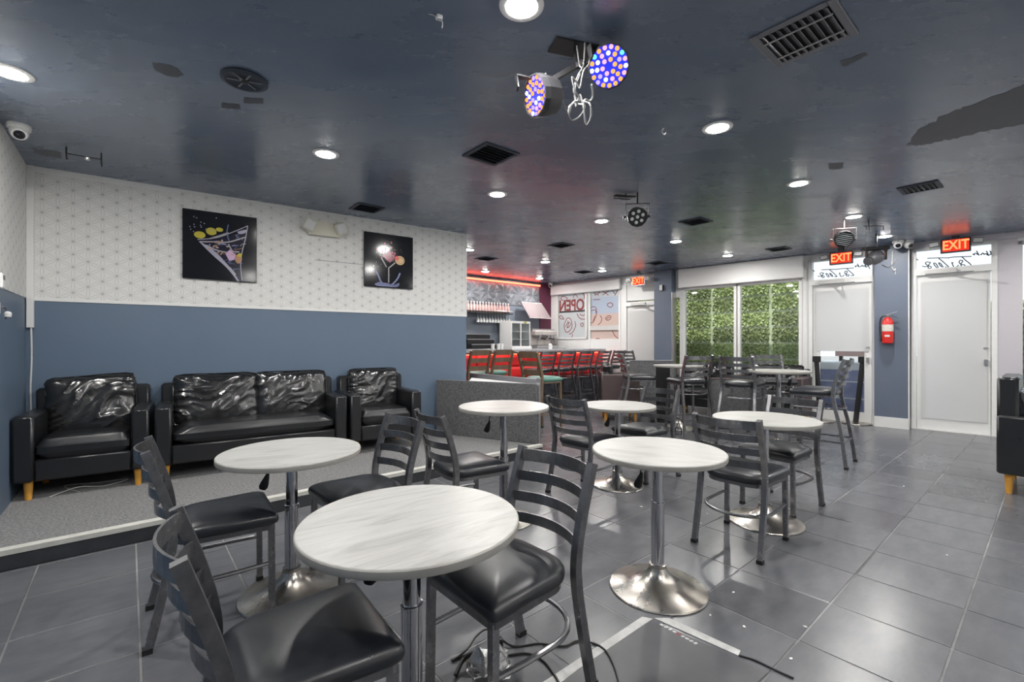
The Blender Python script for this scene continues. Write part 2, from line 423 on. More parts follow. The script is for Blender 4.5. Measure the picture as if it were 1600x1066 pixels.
Q_ = (P0[0] - .766 * 6.2, P0[1] - .643 * 6.2)            # far left end of the bar wall
WL = Wall(A_, A2); WS = Wall(B_, A_); WW = Wall(P0, D_); WB = Wall(Q_, P0); WR = Wall(D_, B_)
TH = R(40.0); U = Vector((math.cos(TH), math.sin(TH), 0)); V = Vector((math.sin(TH), -math.cos(TH), 0))

# ------------------------------------------------------------ the floor and its tiles
floor = MB().box(-9, 13, -6, 16, -.06, -.0025).build('floor', 'grout'); tag(floor, kind='structure')
TS, GAP = .44, .009
anchor = Vector((-2.134, 2.604, 0))
tile_me = MB().box(GAP / 2, TS - GAP / 2, GAP / 2, TS - GAP / 2, -.004, 0, bev=.0015).mesh('floor_tile', 'tile')
cells = []
poly = [Vector((p[0], p[1])) for p in (B_, A_, A2, Q_, P0, D_)]
def inside(x, y):
    c = False; j = len(poly) - 1
    for i in range(len(poly)):
        a, b = poly[i], poly[j]
        if (a.y > y) != (b.y > y) and x < (b.x - a.x) * (y - a.y) / (b.y - a.y) + a.x: c = not c
        j = i
    return c
for i in range(-14, 30):
    for j in range(-30, 22):
        c = anchor + U * (TS * (i + .5)) - V * (TS * (j + .5))
        if not inside(c.x, c.y): continue
        vis = c.y > .9 and abs(c.x) < c.y * 1.14 + .5
        cells.append((0 if vis else 1, c.length, i, j))
cells.sort()
rest = MB()
for n_, (k, dist, i, j) in enumerate(cells):
    o = anchor + U * (TS * i) - V * (TS * j)
    if n_ < 300:
        t = link('floor_tile', tile_me, floor); t.location = o; t.rotation_euler = (0, 0, TH)
    else:
        rest.box(GAP / 2, TS - GAP / 2, GAP / 2, TS - GAP / 2, -.004, 0, mtx=Matrix.Translation(o) @ Matrix.Rotation(TH, 4, 'Z'))
tag(rest.build('floor_tile_field', 'tile', floor), kind='stuff')
ground = MB().box(-30, 40, -20, 45, -.2, -.07).build('ground_outside', 'asphalt'); tag(ground, kind='structure')

# ------------------------------------------------------------ ceiling
cpts = [(p[0], p[1], CEIL) for p in (B_, A_, (A_[0] - 1.6, A_[1] + 2.2), Q_, P0, D_)]
ceiling = MB().poly(cpts, .12, axis=2).build('ceiling', 'ceiling_paint'); tag(ceiling, kind='structure')
def patch(pts, name='paint_patch'):
    rp = random.Random(len(pts)); out = []; sp = max(abs(pts[0][0] - p[0]) for p in pts)
    for i, a in enumerate(pts):
        b = pts[(i + 1) % len(pts)]
        for k_ in range(7):
            t = k_ / 7; j = min(3.2, sp * .03) * (k_ > 0); out.append((a[0] + (b[0] - a[0]) * t + rp.uniform(-j, j), a[1] + (b[1] - a[1]) * t + rp.uniform(-j, j) * .6))
    MB().poly([cei(*p) - Vector((0, 0, .0015)) for p in out], .0015, axis=2).build(name, 'patch_grey', ceiling)
patch([(1416, 228), (1432, 205), (1470, 182), (1512, 166), (1560, 148), (1640, 118), (1640, 186), (1560, 202), (1500, 214), (1460, 222)])
patch([(237, 98), (256, 99), (276, 106), (287, 117), (276, 121), (258, 117), (243, 109)])
patch([(346, 160), (374, 163), (376, 171), (346, 168)]); patch([(381, 152), (411, 154), (411, 162), (381, 161)])
patch([(48, 231), (96, 238), (95, 248), (60, 241)]); patch([(1294, 256), (1318, 254), (1316, 264), (1296, 265)])
patch([(1312, 96), (1352, 82), (1356, 86), (1318, 104)])

# ------------------------------------------------------------ walls
def wall_box(name, W, x0, x1, z0, z1, material, th=.14, parent=None):
    o = MB().box(x0, x1, 0, th, z0, z1).build(name, material, parent)
    if parent is None: W.put(o); tag(o, kind='structure')
    return o
wl = wall_box('wall_left', WL, 0, WL.len, 0, CEIL, 'blue_paint', .16)
zp = 1.652
ws = wall_box('wall_corner', WS, 0, WS.len, 0, CEIL, 'blue_paint')
MB().box(.012, WL.len - .002, -.006, 0, zp + .03, CEIL).build('wallpaper', 'wallpaper', wl)
MB().box(.012, WL.len - .002, -.010, 0, zp, zp + .03).build('border_strip', 'white_paint', wl)
MB().box(WL.len - .01, WL.len + .003, -.012, .16, zp, CEIL).build('end_trim', 'white_paint', wl)
sx, _ = WL.hit(283, 300)
MB().box(.012, sx, -.016, 0, CEIL - .05, CEIL).build('top_strip', 'white_paint', wl)
MB().box(sx, WL.len, -.010, 0, CEIL - .018, CEIL).build('top_strip', 'white_paint', wl)
MB().box(WS.len - 4.0, WS.len, -.006, 0, zp + .02, CEIL).build('wallpaper', 'wallpaper', ws)
wall_box('wall_bar', WB, 0, WB.len + .1, 0, CEIL, 'slate_wall')
wall_box('wall_rear', WR, -.2, WR.len, 0, CEIL, 'white_paint')
WH = Wall((A_[0] - 1.5, A_[1] + 2.0), Q_); wall_box('wall_hidden', WH, -1.0, WH.len + .2, 0, CEIL, 'slate_wall')
WH2 = Wall(A_, (A_[0] - 1.7, A_[1] + 2.2)); wall_box('wall_hidden', WH2, 0, WH2.len, 0, CEIL, 'slate_wall', .05)

# raised carpeted platform under the sofas
PH = .11
e0, e1 = Vector((-2.89, 2.58, 0)), Vector((.347, 5.28, 0)); ed = (e1 - e0).normalized(); e0b = e0 - ed * 1.2
pc = Wall((e1.x, e1.y), (e0b.x, e0b.y))
far = Vector((-1.02, 6.02, 0))
plat_pts = [e0b, e1, e1 + Vector((-.22, .30, 0)), Vector((-.63, 6.3, 0)), Vector((A_[0], A_[1], 0)), Vector((A_[0] + .635 * 1.6, A_[1] - .772 * 1.6, 0))]
plat = MB().poly([p + Vector((0, 0, PH)) for p in plat_pts], -PH + .004, axis=2).build('floor_platform', 'riser'); tag(plat, kind='structure')
nin = Vector((-ed.y, ed.x, 0))
cp = [p.copy() for p in plat_pts]; cp[0] += nin * .05; cp[1] += nin * .05
MB().poly([p + Vector((0, 0, PH + .006)) for p in cp], -.006, axis=2).build('carpet', 'carpet', plat)
MB().poly([e0b + Vector((0, 0, PH + .012)) - nin * .008, e1 + Vector((0, 0, PH + .012)) - nin * .008, e1 + nin * .055 + Vector((0, 0, PH + .012)), e0b + nin * .055 + Vector((0, 0, PH + .012))], -.03, axis=2).build('edge_trim', 'trim_white', plat)

# ------------------------------------------------------------ window wall (storefront)
def wb(mb, x0, x1, z0, z1, o0, o1, bev=0): return mb.box(x0, x1, -o1, -o0, z0, z1, bev=bev)
S = WW.s_
ww = MB()
s862, s970, s975, s1022, s1062 = 0.02, S(970), S(975), S(1022), S(1062)
wb(ww, -.1, S(870), 0, CEIL, -.12, .0)
z_v1 = WW.hit(900, 459)[1]; z_v3 = WW.hit(1160, 443)[1]; z_s1 = WW.hit(893, 527)[1]
wb(ww, S(870), s970, 0, z_s1 - .05, -.12, 0); wb(ww, S(870), s975, z_v1 + .10, CEIL, -.12, 0)
wb(ww, s970, s975, 0, CEIL, -.12, 0)
z_dA = WW.hit(998, 478)[1]
wb(ww, s975, s1062, z_dA + .12, CEIL, -.12, 0)
s1067, s1147, s1157, s1253, s1268, s1364, s1424, s1555, s1590 = [S(x) for x in (1067, 1147, 1157, 1253, 1268, 1366, 1424, 1555, 1590)]
wb(ww, s1062, s1067, 0, CEIL, -.12, 0); wb(ww, s1067, s1253, 0, .62, -.12, 0); wb(ww, s1067, s1253, z_v3, CEIL, -.12, 0)
wb(ww, s1253, s1268 - .05, 0, CEIL, -.12, .0)
wb(ww, s1364, s1424, 0, CEIL, -.12, 0)
wb(ww, s1268 - .05, s1555 + .05, 2.70, CEIL, -.12, .0)
wb(ww, s1590 - .06, WW.len, 0, .45, -.12, 0); wb(ww, s1590 - .06, WW.len, 2.66, CEIL, -.12, 0); wb(ww, WW.len - .15, WW.len + .2, 0, CEIL, -.12, 0)
WW.put(ww.build('wall_window', 'white_frame')); tag(bpy.data.objects['wall_window'], kind='structure')
# long white roller box above the ivy windows and above the printed windows
def wobj(name, kind='structure', label=None, cat=None, group=None):
    return WW.put(empty(name, label=label, cat=cat, group=group, kind=kind))
rb = wb(MB(), s1062 + .02, s1268 - .1, z_v3 - .0, CEIL - .005, 0, .13, bev=.01).build('trim_1', 'white_paint'); WW.put(tag(rb, kind='structure'))
rb2 = wb(MB(), S(864), s970 + .03, z_v1, CEIL - .06, 0, .11, bev=.01).build('trim_2', 'white_paint'); WW.put(tag(rb2, kind='structure'))

def window(name, x0, x1, z0, z1, fw=.045, glass='pane_glass', fm='white_frame'):
    o = wobj(name)
    m = MB(); wb(m, x0, x0 + fw, z0, z1, -.08, .02); wb(m, x1 - fw, x1, z0, z1, -.08, .02)
    wb(m, x0, x1, z0, z0 + fw, -.08, .02); wb(m, x0, x1, z1 - fw, z1, -.08, .02)
    m.build('window_frame', fm, o)
    wb(MB(), x0 + fw, x1 - fw, z0 + fw, z1 - fw, -.04, -.032).build('pane', glass, o)
    return o
w1 = window('window_1', S(870), S(917), z_s1 - .05, z_v1 + .10); w2 = window('window_2', S(920), s970, .9, z_v1 + .10)
w3 = window('window_3', s1067, S(1151), .62, z_v3); w4 = window('window_4', S(1153), s1253, .62, z_v3)
sm = (s1590 + WW.len - .15) / 2
w5 = window('window_5', s1590, sm, .45, 2.66, fm='violet_frame'); w6 = window('window_6', sm, WW.len - .15, .45, 2.66, fm='violet_frame')
# inside coloured film and drawings on the printed windows (seen from behind, so the lettering is mirrored)
def film(o, x0, x1, z0, z1, m, off=-.028): return wb(MB(), x0, x1, z0, z1, off, off + .002).build('window_film', m, o)
def strokes(o, lines, name, m, wdt, off=-.024, pxs=True, wall=WW, th=.0015):
    mb = MB()
    for ln in lines:
        pts = []
        for p in ln:
            x, z = wall.hit(p[0], p[1], off) if pxs else p
            pts.append(Vector((x, -off, z)))
        pts = bez(pts, 4)
        mb.sweep(pts, sqp(wdt / 2, th), up=Vector((0, 1, 0)))
    return mb.build(name, m, o)
def z_(px, py): return WW.hit(px, py)[1]
film(w1, S(873), S(915), z_(893, 527) , z_(893, 460) + .06, 'film_white'); film(w2, S(923), S(969), z_(945, 490), z_(945, 464), 'film_blue', -.029)
film(w2, S(923), S(969), z_(945, 464), z_(945, 452), 'film_white'); film(w2, S(923), S(969), .95, z_(945, 490), 'film_peach')
wb(MB(), S(922), S(970), z_(945, 514) - .03, z_(945, 509), -.02, .01).build('push_rail', 'frame_alu', w2)
me = text_mesh('OPEN', .37, .002, 'ink_red', mirror=True, bold=.010); t = link('lettering_open', me, w1)
cxo, czo = WW.hit(892, 478); t.location = (cxo, .02, czo); t.scale = (.80, 1, 1.05)
wb(MB(), S(873), S(915), z_(893, 488), z_(893, 485.5), -.022, -.02).build('underline', 'ink', w1)
k = 120 / 914
def cr(pts): return [(860 + x * k, 420 + y * k) for x, y in pts]
strokes(w1, [cr(l) for l in ([(120, 360), (150, 330), (200, 350), (170, 385), (120, 360)], [(270, 345), (295, 305), (325, 345)], [(380, 290), (405, 320), (400, 360)],
    [(315, 535), (350, 590), (400, 603), (420, 595)], [(350, 540), (385, 560), (412, 540)], [(100, 575), (125, 560), (160, 600), (125, 595), (100, 575)],
    [(165, 660), (200, 590), (240, 600), (258, 680), (230, 740), (185, 755), (165, 700), (165, 660)], [(180, 690), (205, 650), (235, 640)], [(195, 705), (225, 690), (245, 650)], [(205, 620), (215, 660), (200, 700)],
    [(290, 625), (300, 680), (265, 755), (225, 780)], [(365, 650), (390, 650), (385, 685), (362, 680), (365, 650)], [(265, 780), (245, 850), (215, 900)])], 'drawing_strokes', 'ink_red', .018)
strokes(w2, [cr(l) for l in ([(520, 280), (545, 310), (580, 285), (580, 270), (520, 270)], [(535, 300), (530, 325)], [(565, 300), (570, 325)], [(620, 265), (690, 315)], [(690, 265), (620, 315)],
    [(735, 250), (770, 300), (805, 245)], [(770, 300), (770, 320)], [(485, 460), (530, 455), (550, 500), (540, 570), (505, 640), (485, 640)], [(490, 500), (530, 490), (545, 530)], [(505, 640), (530, 560)],
    [(590, 555), (612, 600), (590, 650), (565, 670)], [(680, 420), (715, 405), (745, 430), (715, 460), (680, 440), (680, 420)], [(655, 590), (690, 560), (720, 570), (705, 605), (670, 612), (655, 590)], [(670, 600), (705, 575)],
    [(735, 735), (770, 800), (830, 845)], [(500, 900), (520, 850), (570, 830), (610, 860), (635, 930)], [(510, 910), (550, 850), (590, 880), (590, 930)], [(530, 930), (545, 880), (570, 900)], [(700, 885), (720, 930)], [(510, 370), (590, 365)])], 'drawing_strokes', 'ink_red', .016)

def glass_door(name, x0, x1, ztop, zceil, sheet_bottom, fm='white_frame', sheet_drop=0., sill=.16):
    o = wobj(name)
    f = MB()
    for a, b in ((x0, x0 + .055), (x1 - .055, x1)): wb(f, a, b, 0, zceil, -.10, .03)
    wb(f, x0, x1, ztop, ztop + .09, -.10, .035); wb(f, x0, x1, zceil - .05, zceil, -.10, .03)
    f.build('door_frame', fm, o)
    l0, l1 = x0 + .062, x1 - .062; st = .095
    lf = MB(); wb(lf, l0, l0 + st, .012, ztop - .008, -.06, -.015); wb(lf, l1 - st, l1, .012, ztop - .008, -.06, -.015)
    wb(lf, l0 + st, l1 - st, .012, .012 + sill, -.06, -.015); wb(lf, l0 + st, l1 - st, ztop - .008 - .12, ztop - .008, -.06, -.015)
    leaf = lf.build('door_leaf', fm, o)
    wb(MB(), l0 + st, l1 - st, .012 + sill, ztop - .128, -.043, -.037).build('pane', 'pane_glass', leaf)
    # wrinkled white cover hung over the glass
    n = 14; g = MB(); vs = []; fs = []
    ca, cb = l0 + st * .45, l1 - st * .35; za, zb = sheet_bottom, ztop - .10
    for i in range(n + 1):
        for j in range(n + 1):
            x = ca + (cb - ca) * i / n; z = za + (zb - za) * j / n
            vs.append((x, .004 - .006 * noise.noise(Vector((x * 3, z * 2.2, len(name)))) , z))
    for i in range(n):
        for j in range(n): a = i * (n + 1) + j; fs.append((a, a + n + 1, a + n + 2, a + 1))
    g.add(vs, fs).build('cover_sheet', 'white_sheet', leaf, smooth=True)
    wb(MB(), x0 + .055, x1 - .055, ztop + .09, zceil - .05, -.04, -.034).build('transom_pane', 'pane_glass', o)
    wb(MB(), x0 + .02, x1 - .02, 0, .012, -.10, .05).build('threshold', 'frame_alu', o)
    # closer: box and folded arm
    cxm = x0 + (x1 - x0) * .36
    c = wb(MB(), cxm - .17, cxm + .17, ztop + .005, ztop + .065, .035, .09, bev=.006).build('door_closer', 'frame_alu', o)
    MB().tube([(cxm + .10, -.07, ztop), (cxm + .34, -.26, ztop - .02)], .010).tube([(cxm + .34, -.26, ztop - .02), (cxm + .16, -.02, ztop - .03)], .008).build('closer_arm', 'steel', c)
    wb(MB(), l1 - st * .7, l1 - st * .3, .98, 1.06, -.02, .03).build('lock', 'steel', leaf); wb(MB(), l1 - st * .75, l1 - st * .25, 1.2, 1.23, -.02, .0).build('lock', 'steel', leaf)
    return o
zB = WW.hit(1320, 443)[1]; zC = WW.hit(1490, 427)[1]
dA = glass_door('door_1', s975 + .02, s1062 - .25, z_dA, CEIL - .02, .06)
dB = glass_door('door_2', s1268 - .04, s1364 + .03, zB, 2.72, z_(1315, 549))
dC = glass_door('door_3', s1424 + .0, s1555 + .02, zC, 2.72, .172, sill=.17)
wb(MB(), s1555 + .02, s1590, 0, CEIL, -.10, .02).build('trim_3', 'violet_frame'); WW.put(tag(bpy.data.objects['trim_3'], kind='structure'))
wb(MB(), s1364 + .02, WW.len, 2.70, CEIL, 0, .035).build('trim_4', 'violet_frame'); WW.put(tag(bpy.data.objects['trim_4'], kind='structure'))
# handwriting on the two transoms, seen mirrored from inside
k1 = 150 / 1600
def c1(pts): return [(1424 + x * k1, 370 + y * k1) for x, y in pts]
hand = [[(265, 360), (450, 352), (620, 352)], [(610, 356), (700, 340), (1005, 328)], [(840, 332), (900, 390), (965, 440), (1000, 480), (985, 492), (930, 485)],
    [(862, 405), (820, 390), (795, 425), (830, 460), (885, 470), (890, 495), (850, 500), (825, 460), (862, 405)], [(790, 470), (760, 495), (715, 508), (690, 470), (675, 430), (700, 440)],
    [(455, 360), (520, 410), (580, 465), (618, 500), (600, 512), (560, 500)], [(530, 510), (490, 450), (455, 435), (480, 480), (510, 505)], [(450, 515), (410, 450), (370, 440), (390, 480), (430, 520)],
    [(320, 430), (260, 420), (235, 445), (275, 480), (330, 500), (320, 525), (280, 520), (290, 470), (320, 430)], [(285, 490), (220, 500), (180, 488)],
    [(1390, 240), (1450, 255), (1475, 285), (1455, 320), (1420, 320)], [(1310, 232), (1340, 300), (1368, 350)], [(1345, 300), (1320, 290), (1300, 310)], [(1290, 320), (1250, 235)], [(1270, 310), (1240, 280), (1215, 300)],
    [(1215, 300), (1190, 270), (1165, 300), (1150, 290)], [(1130, 315), (1085, 235)], [(1110, 300), (1070, 275), (1040, 290), (1060, 305), (1020, 290)], [(70, 350), (90, 380), (120, 388)]]
strokes(dC, [c1(l) for l in hand], 'handwriting', 'ink', .012, off=-.03)
def c2(pts):
    return [(1262 + ((x - 265) * 1.0 + 310) * 110 / 1600, 390 + ((y - 350) * .98 + 420 - (x - 265) * .012) * 110 / 1600 * 1.08) for x, y in pts]
strokes(dB, [c2(l) for l in hand], 'handwriting', 'ink', .012, off=-.03)

# columns
def column(name, px0, px1, prot, dark_side=False):
    a, b = WW.s_(px0, prot), WW.s_(px1, prot)
    o = WW.put(wb(MB(), a, b, 0, CEIL, -.02, prot).build(name, 'blue_column')); tag(o, kind='structure')
    bb = MB(); wb(bb, a - .012, b + .012, 0, .16, prot, prot + .014); wb(bb, b, b + .014, 0, .16, 0, prot + .014); wb(bb, a - .014, a, 0, .16, 0, prot + .014)
    bb.build('baseboard', 'white_paint', o)
    return o, a, b
colA, a0, a1 = column('column', 1022, 1049, .20)
wb(MB(), a1, a1 + .012, .0, WW.hit(1055, 458)[1], .0, .20).build('steel_cladding', 'steel', colA)
colB, b0, b1 = column('column', 1366, 1419, .17)
wb(MB(), b1, b1 + .012, .16, 2.68, .06, .172).build('white_corner', 'white_paint', colB)

# ivy screen outside: panels of leaves on a pale backing
lm = MB(); PW, PHT = .56, .31
rnd = random.Random(3)
for _ in range(330):
    x, z = rnd.uniform(.032, PW - .032), rnd.uniform(.028, PHT - .028)
    q = Matrix.Translation((x, -rnd.uniform(.01, .06), z)) @ Matrix.Rotation(rnd.uniform(-.9, .9), 4, 'X') @ Matrix.Rotation(rnd.uniform(-.9, .9), 4, 'Z') @ Matrix.Rotation(rnd.uniform(0, 6.3), 4, 'Y')
    L_ = rnd.uniform(.022, .036)
    lm.add([q @ Vector(p) for p in ((0, 0, -L_), (L_ * .6, .004, 0), (0, 0, L_), (-L_ * .6, .004, 0))], [(0, 1, 2, 3)])
leaf_me = lm.mesh('leaf_panel', 'leaf'); leaf_me.transform(Matrix.Translation((0, 0, 0)))
back_me = MB().box(0, PW, .0, .012, 0, PHT).mesh('panel_backing', 'leaf_back')
def ivy(x0, x1, rows, label, off=-.75):
    o = WW.put(empty('ivy_screen', label=label, cat='hedge')); o.location = WW.p(0, 0, off)
    nx = int((x1 - x0) / PW) + 1
    for i in range(nx):
        for j in range(rows):
            if rnd.random() < .0: continue
            p = link('panel_backing', back_me, o); p.location = (x0 + i * PW, 0, .05 + j * PHT)
            l = link('leaf_panel', leaf_me, p)
    for i in range(nx + 1):
        MB().box(x0 + i * PW - .02, x0 + i * PW + .02, .014, .05, -.07, .05 + rows * (PHT + .006)).build('post', 'leaf_back', o)
ivy(s1253 - .12 - 10 * PW, s1253 - .14, 8, 'green artificial ivy screen outside the two wide windows')
ivy(s1590 - .5, s1590 + .5, 6, 'green artificial ivy screen outside the far right window', -.6)

# ------------------------------------------------------------ ceiling downlights
lit = [(815, 8), (15, 112), (509, 240), (777, 303), (1121, 199), (1248, 286), (1334, 338), (940, 345), (1056, 377), (1137, 399), (1383, 369), (733, 390), (852, 409), (758, 424), (843, 435), (941, 423)]
where = ['nearest the camera at the top edge', 'at the far left edge above the corner', 'above the sofas, left of the square vent', 'right of the square vent', 'right of the small white hook', 'between the hook and the right louvre vent',
    'above the black lamp by the left exit sign', 'left of the seven-lens stage lamp', 'right of the seven-lens stage lamp near the ivy window', 'farthest towards the ivy window', 'directly in front of the blue column', 'at the end of the papered wall',
    'in mid room towards the bar', 'at the left end of the red light strip', 'at the right end of the red light strip', 'in front of the printed windows']
spots = [cei(*p) for p in lit]
def downlight(p, label):
    o = empty('ceiling_light', p, 0, label, 'ceiling light', 'recessed downlights')
    MB().lathe([(.078, 0), (.100, -.001), (.098, -.007), (.080, -.009)], 28).build('rim', 'white_plastic', o, True)
    MB().lathe([(0.0, -.015), (.03, -.0145), (.055, -.013), (.070, -.010), (.078, -.004), (.078, -.001)], 28).build('diffuser', 'lamp_disc', o, True)
    for kind, e, dz in (('AREA', LAMP_W, -.019),):
        ld = bpy.data.lights.new('lamp_light', kind); ld.energy = e; ld.color = (1, .975, .94)
        if kind == 'AREA': ld.shape = 'DISK'; ld.size = .15
        else: ld.shadow_soft_size = .012
        lo = bpy.data.objects.new('lamp_light', ld); COL.objects.link(lo); lo.parent = o; lo.location = (0, 0, dz)
for p, wtxt in zip(spots, where): downlight(p, 'round white recessed downlight ' + wtxt)
for i, p in enumerate([(2.75, 1.3), (4.1, 2.7), (5.5, 4.1), (1.4, .0), (-1.25, .7), (6.9, 5.0), (3.6, .1)]):
    downlight(Vector((p[0], p[1], CEIL)), 'round white recessed downlight behind the viewer, outside the picture')

# ------------------------------------------------------------ ceiling vents
def vent(px, py, label, size=.33, cont='patch_paint', kind=0):
    p = cei(px, py); o = empty('ceiling_vent', p, TH, label, 'vent', 'square ceiling vents'); h = size / 2
    fm = 'grey_body' if kind else 'patch_paint'
    f = MB(); t = .035
    f.box(-h, h, -h, -h + t, -.010, 0, bev=.003).box(-h, h, h - t, h, -.010, 0, bev=.003).box(-h, -h + t, -h + t, h - t, -.010, 0, bev=.003).box(h - t, h, -h + t, h - t, -.010, 0, bev=.003)
    f.build('frame', fm, o)
    MB().box(-h + t, h - t, -h + t, h - t, -.001, 0).build('duct', 'rubber', o)
    n = 9 if kind else 6; y0 = -h + t; pitch = (size - 2 * t) / n
    for q in range(n):
        mt = Matrix.Translation((0, y0 + (q + .5) * pitch, -.008)) @ Matrix.Rotation(R(35), 4, 'X')
        MB().box(-h + t, h - t, -pitch * .42, pitch * .42, -.001, .001, mtx=mt).build('slat', 'grey_body' if kind else 'patch_paint', o)
    if kind:
        for x in (-h + t + .06, h - t - .06): MB().box(x - .006, x + .006, -h + t, h - t, -.016, -.012).build('bar', 'steel', o)
vent(767, 241, 'dark square ceiling vent left of the twin stage lamps'); vent(1255, 55, 'large open return vent with grey frame at the top right', .36, kind=1)
for px, py, tx in ((573, 325, 'above the right cocktail picture'), (1087, 346, 'right of the seven-lens stage lamp'), (1437, 293, 'nearest the right exit sign'), (877, 383, 'in mid room towards the bar'),
                   (760, 404, 'just past the end of the papered wall'), (1217, 389, 'in front of the ivy window'), (912, 425, 'in front of the printed window'), (1027, 411, 'in front of the far blue column')):
    vent(px, py, 'dark square ceiling vent ' + tx, .30)
# round speaker grille
p = cei(382, 124); o = empty('ceiling_speaker', p, 0, 'round dark speaker grille set into the ceiling', 'speaker')
MB().lathe([(.09, 0), (.118, -.002), (.12, -.010), (.10, -.014), (.088, -.006)], 32).build('ring', 'patch_paint', o, True)
MB().lathe([(0, -.004), (.05, -.006), (.088, -.004)], 32).build('cone', 'grey_body', o, True); MB().lathe([(0, -.02), (.02, -.018), (.028, -.005)], 20).build('dust_cap', 'black_plastic', o, True)
for a in range(3): MB().box(-.088, .088, -.004, .004, -.012, -.009, mtx=Matrix.Rotation(R(60 * a + 20), 4, 'Z')).build('bar', 'grey_body', o)

# small ceiling bits
p = cei(686, 24); o = empty('ceiling_clip', p, .5, 'small white plastic clip with wires on the dark ceiling', 'clip')
MB().box(-.014, .014, -.012, .012, -.02, 0, bev=.003).build('body', 'white_plastic', o); MB().tube(bez([(-.012, 0, -.012), (-.03, .004, -.006), (-.045, .01, -.004)]), .002, 6).tube(bez([(.012, 0, -.012), (.018, .004, -.03), (.016, .006, -.05)]), .002, 6).build('wire', 'cable_white', o)
p = cei(1037, 197); o = empty('ceiling_hook', p, .4, 'small white open hook hanging from the ceiling', 'hook')
MB().tube([(0, 0, 0), (0, 0, -.02)], .003, 8).build('screw', 'steel', o)
MB().tube([(.016 * math.cos(a), 0, -.038 + .018 * math.sin(a)) for a in [R(90 + 20 * i) for i in range(14)]], .004, 8).build('hook', 'white_plastic', o)
o = empty('ceiling_bracket', cei(132, 236), WL.ang, 'thin black U-shaped bracket on the ceiling by the corner', 'bracket')
hw = .10
MB().tube([(-hw, -.02, 0), (-hw, -.02, -.05), (-hw, 0.0, -.09)], .005).build('arm', 'black_metal', o); MB().tube([(hw, -.02, 0), (hw, -.02, -.05), (hw, 0, -.10)], .005).build('arm', 'black_metal', o)
MB().tube([(-hw, -.02, -.05), (hw, -.02, -.05)], .005).build('crossbar', 'black_metal', o); MB().lathe([(0, -.02), (.018, -.016), (.02, 0), (0, .004)], 14, mtx=Matrix.Translation((.02, -.02, -.055))).build('clamp', 'steel', o)

# turret camera by the corner
def turret(loc, aim, label, scale=1., parent=None):
    o = empty('security_camera', loc, 0, label, 'camera')
    MB().lathe([(.052 * scale, 0), (.055 * scale, -.012 * scale), (.05 * scale, -.03 * scale), (.03 * scale, -.034 * scale)], 24).build('base', 'white_plastic', o, True)
    q = Vector(aim).to_track_quat('Z', 'Y').to_matrix().to_4x4(); c = Matrix.Translation((0, 0, -.045 * scale)) @ q
    b = MB().lathe([(0, -.045 * scale), (.028 * scale, -.036 * scale), (.044 * scale, -.01 * scale), (.043 * scale, .012 * scale), (.034 * scale, .032 * scale), (.026 * scale, .035 * scale)], 24, mtx=c).build('ball', 'white_plastic', o, True)
    MB().lathe([(.026 * scale, .034 * scale), (.025 * scale, .038 * scale), (.012 * scale, .036 * scale), (0, .039 * scale)], 20, mtx=c).build('lens', 'lens_dark', b, True)
    return o
turret(cei(30, 195) , (.5, -.45, -.55), 'white turret security camera on the ceiling above the corner', 1.15)

# ------------------------------------------------------------ things on the papered wall
def on_wall(name, W, px, py, label, cat, group=None, off=0.0):
    x, z = W.hit(px, py, off); return W_empty(name, W, x, z, label, cat, group, off)
def W_empty(name, W, x, z, label, cat, group=None, off=0.0):
    return empty(name, W.p(x, z, off), W.ang, label, cat, group)
def picture(pxs, label):
    (x0, z0), (x1, z1), (x2, z2), (x3, z3) = [WL.hit(*p, .03) for p in pxs]   # tl, tr, br, bl
    xa, xb = (x0 + x3) / 2, (x1 + x2) / 2; zt, zb = (z0 + z1) / 2, (z2 + z3) / 2
    o = W_empty('canvas_picture', WL, xa, zb, label, 'picture', 'cocktail pictures', .008)
    w_, h_ = xb - xa, zt - zb
    MB().box(0, w_, -.028, 0, 0, h_, bev=.003).build('canvas', 'canvas_black', o)
    return o, w_, h_
def shape(o, pts, m, w_, h_, lay, name='printed_shape', smooth=True):
    P_ = [Vector((x * w_, 0, (1 - y) * h_)) for x, y in pts]
    if smooth: P_ = bez(P_ + [P_[0]], 4)[:-1]
    MB().poly([p + Vector((0, -.0282 - lay * .0005, 0)) for p in P_], .0003).build(name, m, o)
def ink(o, lines, m, w_, h_, wd, lay, name='canvas_line'):
    mb = MB()
    for l in lines: mb.sweep(bez([Vector((x * w_, -.0284 - lay * .0005, (1 - y) * h_)) for x, y in l], 5), sqp(wd / 2, .0003), up=Vector((0, 1, 0)))
    mb.build(name, m, o)
def blob(cx, cy, rx, ry, n=10): return [(cx + rx * math.cos(2 * math.pi * i / n), cy + ry * math.sin(2 * math.pi * i / n)) for i in range(n)]
o, w_, h_ = picture([(285, 325), (402, 341), (400, 441), (285, 435)], 'square black picture of a tilted martini glass with olives')
shape(o, [(.19, .44), (.36, .6), (.55, .78), (.66, .9), (.73, .99), (.79, .99), (.77, .75), (.80, .55), (.86, .27), (.5, .36)], 'violet_art', w_, h_, 0)
shape(o, [(.2, .45), (.38, .63), (.56, .79), (.67, .92), (.72, .99), (.745, .99), (.66, .85), (.58, .75), (.4, .56)], 'lilac', w_, h_, 1)
ink(o, [[(.19, .43), (.45, .37), (.7, .24), (.87, .14)], [(.87, .14), (.84, .33), (.79, .55), (.77, .75), (.79, .98)]], 'lilac', w_, h_, .008, 1)
ink(o, [[(.22, .46), (.4, .44), (.6, .42), (.83, .32)], [(.3, .5), (.45, .56), (.6, .58)], [(.6, .45), (.66, .55), (.75, .55)], [(.62, .8), (.7, .9)], [(.35, .40), (.5, .33), (.6, .28)]], 'glass_art', w_, h_, .012, 1)
